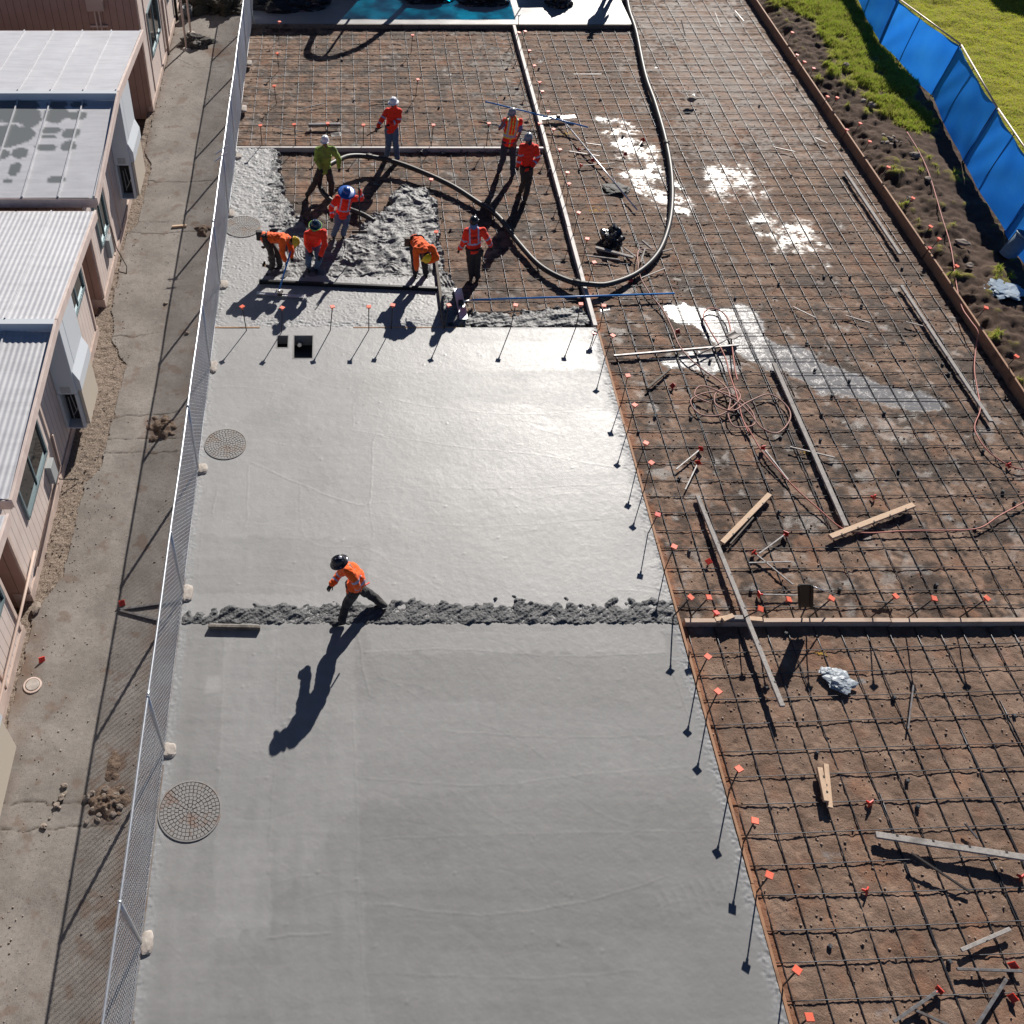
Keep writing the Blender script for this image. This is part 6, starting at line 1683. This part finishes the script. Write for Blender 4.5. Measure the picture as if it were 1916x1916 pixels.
    def paint(me, style, body_i=0, st_i=1, lime_i=2, pr_i=3):
        n = len(me.polygons); idx = np.zeros(n, np.int32)
        torso = (P['neck'] - P['pel']).length
        for i, f in enumerate(me.polygons):
            c = f.center
            best = min(((seg_t(c, P['pel'], P['neck'])[0] - .13, 't'), *((seg_t(c, P['s' + s_], P['e' + s_])[0] - .06, 'u' + s_) for s_ in 'ab'), *((seg_t(c, P['e' + s_], P['h' + s_])[0] - .05, 'f' + s_) for s_ in 'ab')))[1]
            if best[0] == 't':
                t = seg_t(c, P['pel'], P['neck'])[1]; x = (c - P['pel'].lerp(P['neck'], t)).dot(sd); yv = (c - P['pel'].lerp(P['neck'], t)).dot(fw)
                if style != 'sleeve' and .26 < t < .335: idx[i] = st_i
                elif style != 'sleeve' and abs(abs(x) - .105) < .019 and t >= .335: idx[i] = st_i
                if style == 'vest':
                    if idx[i] == st_i: pass
                    elif .19 < t < .40 or (abs(abs(x) - .105) < .042 and t >= .35): idx[i] = lime_i
                    elif abs(x) < .016 and yv * (1 if fw.dot(F) > 0 else -1) > 0: idx[i] = lime_i
                if print_ and yv * (1 if fw.dot(F) > 0 else -1) < 0 and .60 < t < .70 and abs(x) < .075 and int((x + .2) * 90) % 3 != 0: idx[i] = pr_i
            elif style != 'vest':
                s_ = best[1]
                a_, b_ = (P['s' + s_], P['e' + s_]) if best[0] == 'u' else (P['e' + s_], P['h' + s_])
                t = seg_t(c, a_, b_)[1]
                if (best[0] == 'u' and .74 < t < .90) or (best[0] == 'f' and .46 < t < .62): idx[i] = st_i
        me.polygons.foreach_set('material_index', idx)
    if vest:
        me = top_mesh('shirt', 0.0, 'short', None, .02); me.transform(L_); me.polygons.foreach_set('use_smooth', [True] * len(me.polygons)); link('shirt', me, [MTEE], o)
        me = top_mesh('safety_vest', .014, 'none', None, .10); paint(me, 'vest'); nm = 'safety_vest'
    else:
        me = top_mesh('jacket', 0.0, sleeves, None); nm = 'jacket'
        if stripes != 'none': paint(me, 'sleeve' if stripes == 'sleeve' else 'jacket')
    me.transform(L_); me.polygons.foreach_set('use_smooth', [True] * len(me.polygons))
    jk = link(nm, me, [top, MSTRIPE, MLIME, MPRINT], o)
    # ---- trousers and boots
    bm = bmesh.new()
    ball(bm, P['pel'], 1, 2, (.165, .125, .13), Rm)
    for h, k, a in ((hipA, 'ka', 'aa'), (hipB, 'kb', 'ab')):
        limb(bm, h, P[k], .112, .088); limb(bm, P[k], P[k].lerp(P[a], .92), .086, .074); limb(bm, P['pel'], h, .115, .102)
    me = remesh(bm, 'trousers', .013, 4, .5); fold(me, .017, y0 + 5, 10); me.transform(L_); me.polygons.foreach_set('use_smooth', [True] * len(me.polygons)); link('trousers', me, bottom, o)
    for k, a in (('ka', 'aa'), ('kb', 'ab')):
        bm = bmesh.new(); A = P[a]
        limb(bm, A.lerp(P[k], .42), A, .068 if boots is MBOOT else .058, .052)
        limb(bm, A - Vector((0, 0, .028)) - tdir * .045, A - Vector((0, 0, .045)) + tdir * .15, .044, .040)
        me = remesh(bm, 'boot', .012, 3, .5); me.transform(L_); me.polygons.foreach_set('use_smooth', [True] * len(me.polygons)); link('boot', me, boots, o)
    # ---- hat
    hc = hd + hu * .040
    bm = bmesh.new()
    prof = [(.112, -.004), (.113, .01), (.110, .045), (.096, .082), (.066, .110), (.03, .122), (0, .125)]
    nv0 = len(bm.verts); lathe(bm, prof, (0, 0, 0), 28, sx=.92, sy=1.10)
    if brim == 'front':
        for w_, l_ in ((.07, .0),):
            V = []
            for r_ in (.118, .165):
                V.append([bm.verts.new((math.sin(a) * r_ * .86, math.cos(a) * r_ * 1.06, .0 - (r_ - .118) * .25)) for a in np.linspace(-1.0, 1.0, 11)])
            for i in range(10): bm.faces.new((V[0][i], V[0][i + 1], V[1][i + 1], V[1][i]))
        lathe(bm, [(.110, -.004), (.122, -.006), (.122, .004), (.112, .008)], (0, 0, 0), 28, sx=.92, sy=1.08)
        tube(bm, [Vector((0, y_, z_)) for y_, z_ in ((.118, .03), (.095, .09), (.03, .128), (-.04, .126), (-.10, .088), (-.122, .03))], .010, 6)
    else:
        rb = .165 if brim == 'full' else .235
        lathe(bm, [(.108, -.002), (rb * .8, -.012), (rb, -.024), (rb, -.018), (rb * .8, -.004), (.11, .010)], (0, 0, 0), 32, sx=.95, sy=1.06)
        if brim == 'full':
            for xx in (-.035, 0, .035): tube(bm, [Vector((xx, y_, z_)) for y_, z_ in ((.108, .04), (.088, .09), (.03, .123), (-.04, .122), (-.09, .088), (-.112, .04))], .006, 6)
    bm.transform(Matrix.Translation(hc) @ Rh.to_4x4())
    hm = wobj('hard_hat', bm, HELM[hat], o, True)
    if brim == 'full' and hat == 'navy':
        bm = bmesh.new(); lathe(bm, [(.158, -.026), (.172, -.028), (.172, -.014), (.158, -.012), (.158, -.026)], (0, 0, 0), 32, sx=.95, sy=1.06); bm.transform(Matrix.Translation(hc) @ Rh.to_4x4()); wobj('brim_edge', bm, MLIMEB, hm, True)
    if hood:
        bm = bmesh.new(); limb(bm, P['neck'] + up * .02, hd - hu * .03 - hf * .02, .085, .092); me = remesh(bm, 'neck_gaiter', .014, 3, .5); me.transform(L_); me.polygons.foreach_set('use_smooth', [True] * len(me.polygons)); link('neck_gaiter', me, hood, o)
    if belt:
        bm = bmesh.new(); c = P['pel'] + up * .02
        ring = [c + sd * math.cos(a) * .185 + fw * math.sin(a) * .145 for a in np.linspace(0, 2 * math.pi, 25)]
        tube(bm, ring, .022, 6); wobj('tool_belt', bm, MBLACK, o, True)
    return o, P

person('person in orange jacket and patterned helmet striding left across the raked joint', 9.55, dict(head=(632.6,1051,0), neck=(647,1061,0), chest=(668,1077,0), pel=(663,1106,0.05), sa=(655,1071,-0.17), ea=(667,1092,-0.22), ha=(669,1108,-0.15), sb=(650,1066,0.17), eb=(635,1075,0.22), hb=(629,1083,0.15), ka=(648,1132,-0.05), aa=(639,1164,-0.1), kb=(697,1115,0.25), ab=(717,1132,0.35)), (-1,-.15), hat='camo', brim='full', stripes='sleeve', top=MORANGE2, bottom=MTROUS, toe=(-1,-.2,0), belt=False, ground=.01, bend=True, lean=.20, headtilt=-.9, group=None)
person('person in white helmet and orange striped jacket standing at the form holding a tool', 25.4, dict(head=(736,193,0), neck=(737,203,0), chest=(735,218,0), pel=(732,248,0.05), sa=(725,207,0), ea=(715.5,222,-0.1), ha=(707,238,-0.25), sb=(746,208,0), eb=(746,226,-0.1), hb=(716,238,-0.3), ka=(727,270,0.02), aa=(724,291,0.15), kb=(740.5,270,-0.02), ab=(744,297,-0.05)), (-.45,-1), hat='white', brim='full', stripes='sleeve', bottom=MDENIM, hood=MORANGE, belt=False, boots=MLEATH, group=None)
person('person in white helmet and dirty lime green shirt straddling the hose end', 23.5, dict(head=(608,264,0.1), neck=(608.6,275,0.1), chest=(608,290,0.1), pel=(607,325,0.1), sa=(594,279,0.1), ea=(592,298,0.0), ha=(600,315,-0.1), sb=(624,278,0.1), eb=(634,297,0.05), hb=(634.5,313.5,0), ka=(588.5,343.6,0), aa=(575,365,-0.05), kb=(620,343.6,0), ab=(620,363,0.05)), (-.1,-1), hat='white', brim='front', top=MGREEN, bottom=MKHAKI, stripes='none', belt=False, group=None)
person('person in wide blue hat and orange jacket standing at the hose outlet with a rake', 21.4, dict(head=(648.6,360,-0.05), neck=(647,369,0), chest=(645,380,0.0), pel=(641,399,0.05), sa=(629,370,0), ea=(621,386,-0.05), ha=(621,406,-0.15), sb=(663,370,0), eb=(674,372,-0.1), hb=(672,354,-0.2), ka=(632,420,0), aa=(624,441,0.1), kb=(647,420,0), ab=(642,440,0.1)), (.1,-1), hat='blue', brim='wide', bottom=MDENIM, belt=False, ground=-.10, headtilt=-.6, group=None)
person('person in worn yellow helmet bending right over the blue float handle', 20.0, dict(head=(549,452,-0.1), neck=(538,446,-0.05), chest=(520,440,0), pel=(498,444,0), sa=(530,450,-0.2), ea=(527,471,-0.3), ha=(535,491,-0.3), sb=(540,447,0.15), eb=(543,459,0.0), hb=(545,470,-0.1), ka=(507,470,-0.1), aa=(510,500,0), kb=(521,478,0.1), ab=(524,497,0.2)), (1,-.35), hat='worn', brim='front', top=MORANGE2, bottom=MKHAKI, stripes='none', toe=(1,-.3,0), ground=-.07, headtilt=-1.2, group=None)
person('person in dark helmet with lime brim, orange jacket and jeans stooping by the screed board', 20.1, dict(head=(590,421,-0.15), neck=(590,431,-0.1), chest=(590,442,-0.05), pel=(586,462,0.1), sa=(577,439,-0.1), ea=(574,452,-0.1), ha=(579,466,-0.2), sb=(606,436,-0.1), eb=(608,459,-0.2), hb=(599,479,-0.35), ka=(577,482,-0.2), aa=(577,499,0), kb=(597,487,-0.2), ab=(592,500,0)), (.1,-1), hat='navy', brim='full', top=MORANGE, bottom=MDENIM, stripes='none', belt=False, ground=-.05, headtilt=-.8, group=None)
person('person in bright yellow helmet bending toward the screed board, orange back up', 19.7, dict(head=(797.6,483,-0.65), neck=(794,467,-0.55), chest=(790,455,-0.35), pel=(779,450,0), sa=(781,466,-0.5), ea=(779,487,-0.55), ha=(780,505,-0.55), sb=(810,465,-0.5), eb=(813,474,-0.55), hb=(812,485,-0.6), ka=(775,482,-0.05), aa=(777,513,0), kb=(793,484,-0.05), ab=(797,512,0)), (.15,-1), hat='yellow', brim='front', top=MORANGE2, bottom=MTROUS, stripes='none', ground=-.06, headtilt=-1.4, group=None)
person('person in black helmet and orange jacket seen from behind, walking into the bay', 19.65, dict(head=(886.6,414,0), neck=(886.6,427,0), chest=(887,442,0), pel=(886.6,472,0), sa=(875,433,0), ea=(868,452.7,0), ha=(859,467.7,0.1), sb=(904,432,0), eb=(914,450,0), hb=(919,462,0.1), ka=(880,493,0.02), aa=(883,516,0), kb=(893,493,0.02), ab=(894,519,-0.03)), (.25,1), hat='black', brim='front', bottom=MTROUS, print_=True, hood=MTEE, group=None)
person('person in grey white helmet, orange vest and blue shirt with hand raised to the face', 24.4, dict(head=(958.6,211,0), neck=(960,223,0), chest=(958,240,0), pel=(951,273,0), sa=(945.5,228,0), ea=(938,237,-0.1), ha=(950,219,-0.15), sb=(973,229,0), eb=(973,257,0), hb=(962,273,-0.2), ka=(941,297,0), aa=(933,322,0.1), kb=(960,299,0), ab=(959,328,-0.02)), (-.6,-1), hat='slate', brim='front', bottom=MDENIMD, vest=True, top=MORANGE, gloves=False, belt=False, boots=MLEATH, group=None)
person('person in orange jacket and dark helmet with neck cloth standing against the lengthwise form', 22.2, dict(head=(988.6,259,0), neck=(989.4,270,0), chest=(989,285,0), pel=(985,318,0.05), sa=(978,275,-0.05), ea=(973,292,-0.05), ha=(968,316,-0.1), sb=(1002,276,0.05), eb=(1007,296,0), hb=(996,311,-0.15), ka=(980.6,340,0.05), aa=(974,358,0.2), kb=(989,342,0), ab=(982,374,-0.05)), (-.75,-.8), hat='slate', brim='front', stripes='sleeve', bottom=MKHAKI, hood=MDENIMD, boots=MLEATH, group=None)
# an eleventh one just at the top edge, only boots and shadow come into the picture
_b = (9.95, 36.35)
def _j(x, z, dy=0.0):
    d = (_b[1] + dy) * _c + (CAM_H - z) * _s; up_ = (_b[1] + dy) * _s - (CAM_H - z) * _c
    return (PX + FPX * (_b[0] + x) / d, PY - FPX * up_ / d, dy)
person('person standing at the very top edge on the far wet slab', _b[1], dict(head=_j(0, 1.66), neck=_j(0, 1.48), chest=_j(0, 1.25), pel=_j(0, .95), sa=_j(-.19, 1.42), ea=_j(-.26, 1.14), ha=_j(-.24, .90, -.1), sb=_j(.19, 1.42), eb=_j(.26, 1.14), hb=_j(.24, .90, -.1), ka=_j(-.10, .5, -.02), aa=_j(-.11, .09), kb=_j(.10, .5, -.02), ab=_j(.12, .09)), (0, -1), hat='white', brim='front', top=MTEE, bottom=MDENIMD, stripes='none', belt=False, ground=0.0)
# what they hold
o = thing('rake', 'dark long handled rake held upright by the wide hatted worker', 'rake', G(673, 434, -.05))
pole(o, 'handle', GY(672, 346, 21.15), GY(673, 432, 21.05), .016, MSTEEL)
bm = bmesh.new(); q_ = GY(673, 434, 21.05); beam(bm, q_ + Vector((-.2, 0, 0)), q_ + Vector((.2, .0, 0)), .03, .08); wobj('rake_head', bm, MSTEEL, o)
o = thing('trowel_pole', 'dark tool shaft held low by the white helmeted worker at the form', 'pole', GY(690, 252, 25.0))
pole(o, 'shaft', GY(716, 237, 25.1), GY(686, 254, 24.95), .016, MSTEEL)
o = thing('hammer', 'hammer stuck in the belt of the striding worker', 'hammer', GY(684, 1094, 9.6))
pole(o, 'handle', GY(682, 1096, 9.62), GY(691, 1090, 9.75), .013, MCAPR)
for lab, u, v, y_, s_ in (('dark tool pouch hanging on the hip of the worker bending right', 485, 441, 20.05, .12), ('brown tool pouch on the hip of the yellow helmeted worker', 762, 453, 19.75, .11), ('dark tool pouch on the belt of the worker seen from behind', 900, 474, 19.55, .09)):
    c = GY(u, v, y_)
    bm = bmesh.new(); box(bm, c - Vector((s_ * .6, s_ * .5, s_)), c + Vector((s_ * .6, s_ * .5, s_)), bevel=.025); box(bm, c + Vector((-s_ * .66, -s_ * .55, s_ * .3)), c + Vector((s_ * .66, s_ * .55, s_ * 1.08)), bevel=.02)
    tag(obj('tool_pouch', bm, MLEATH if 'brown' in lab else MGLOVE, None, False), lab, 'tool pouch')
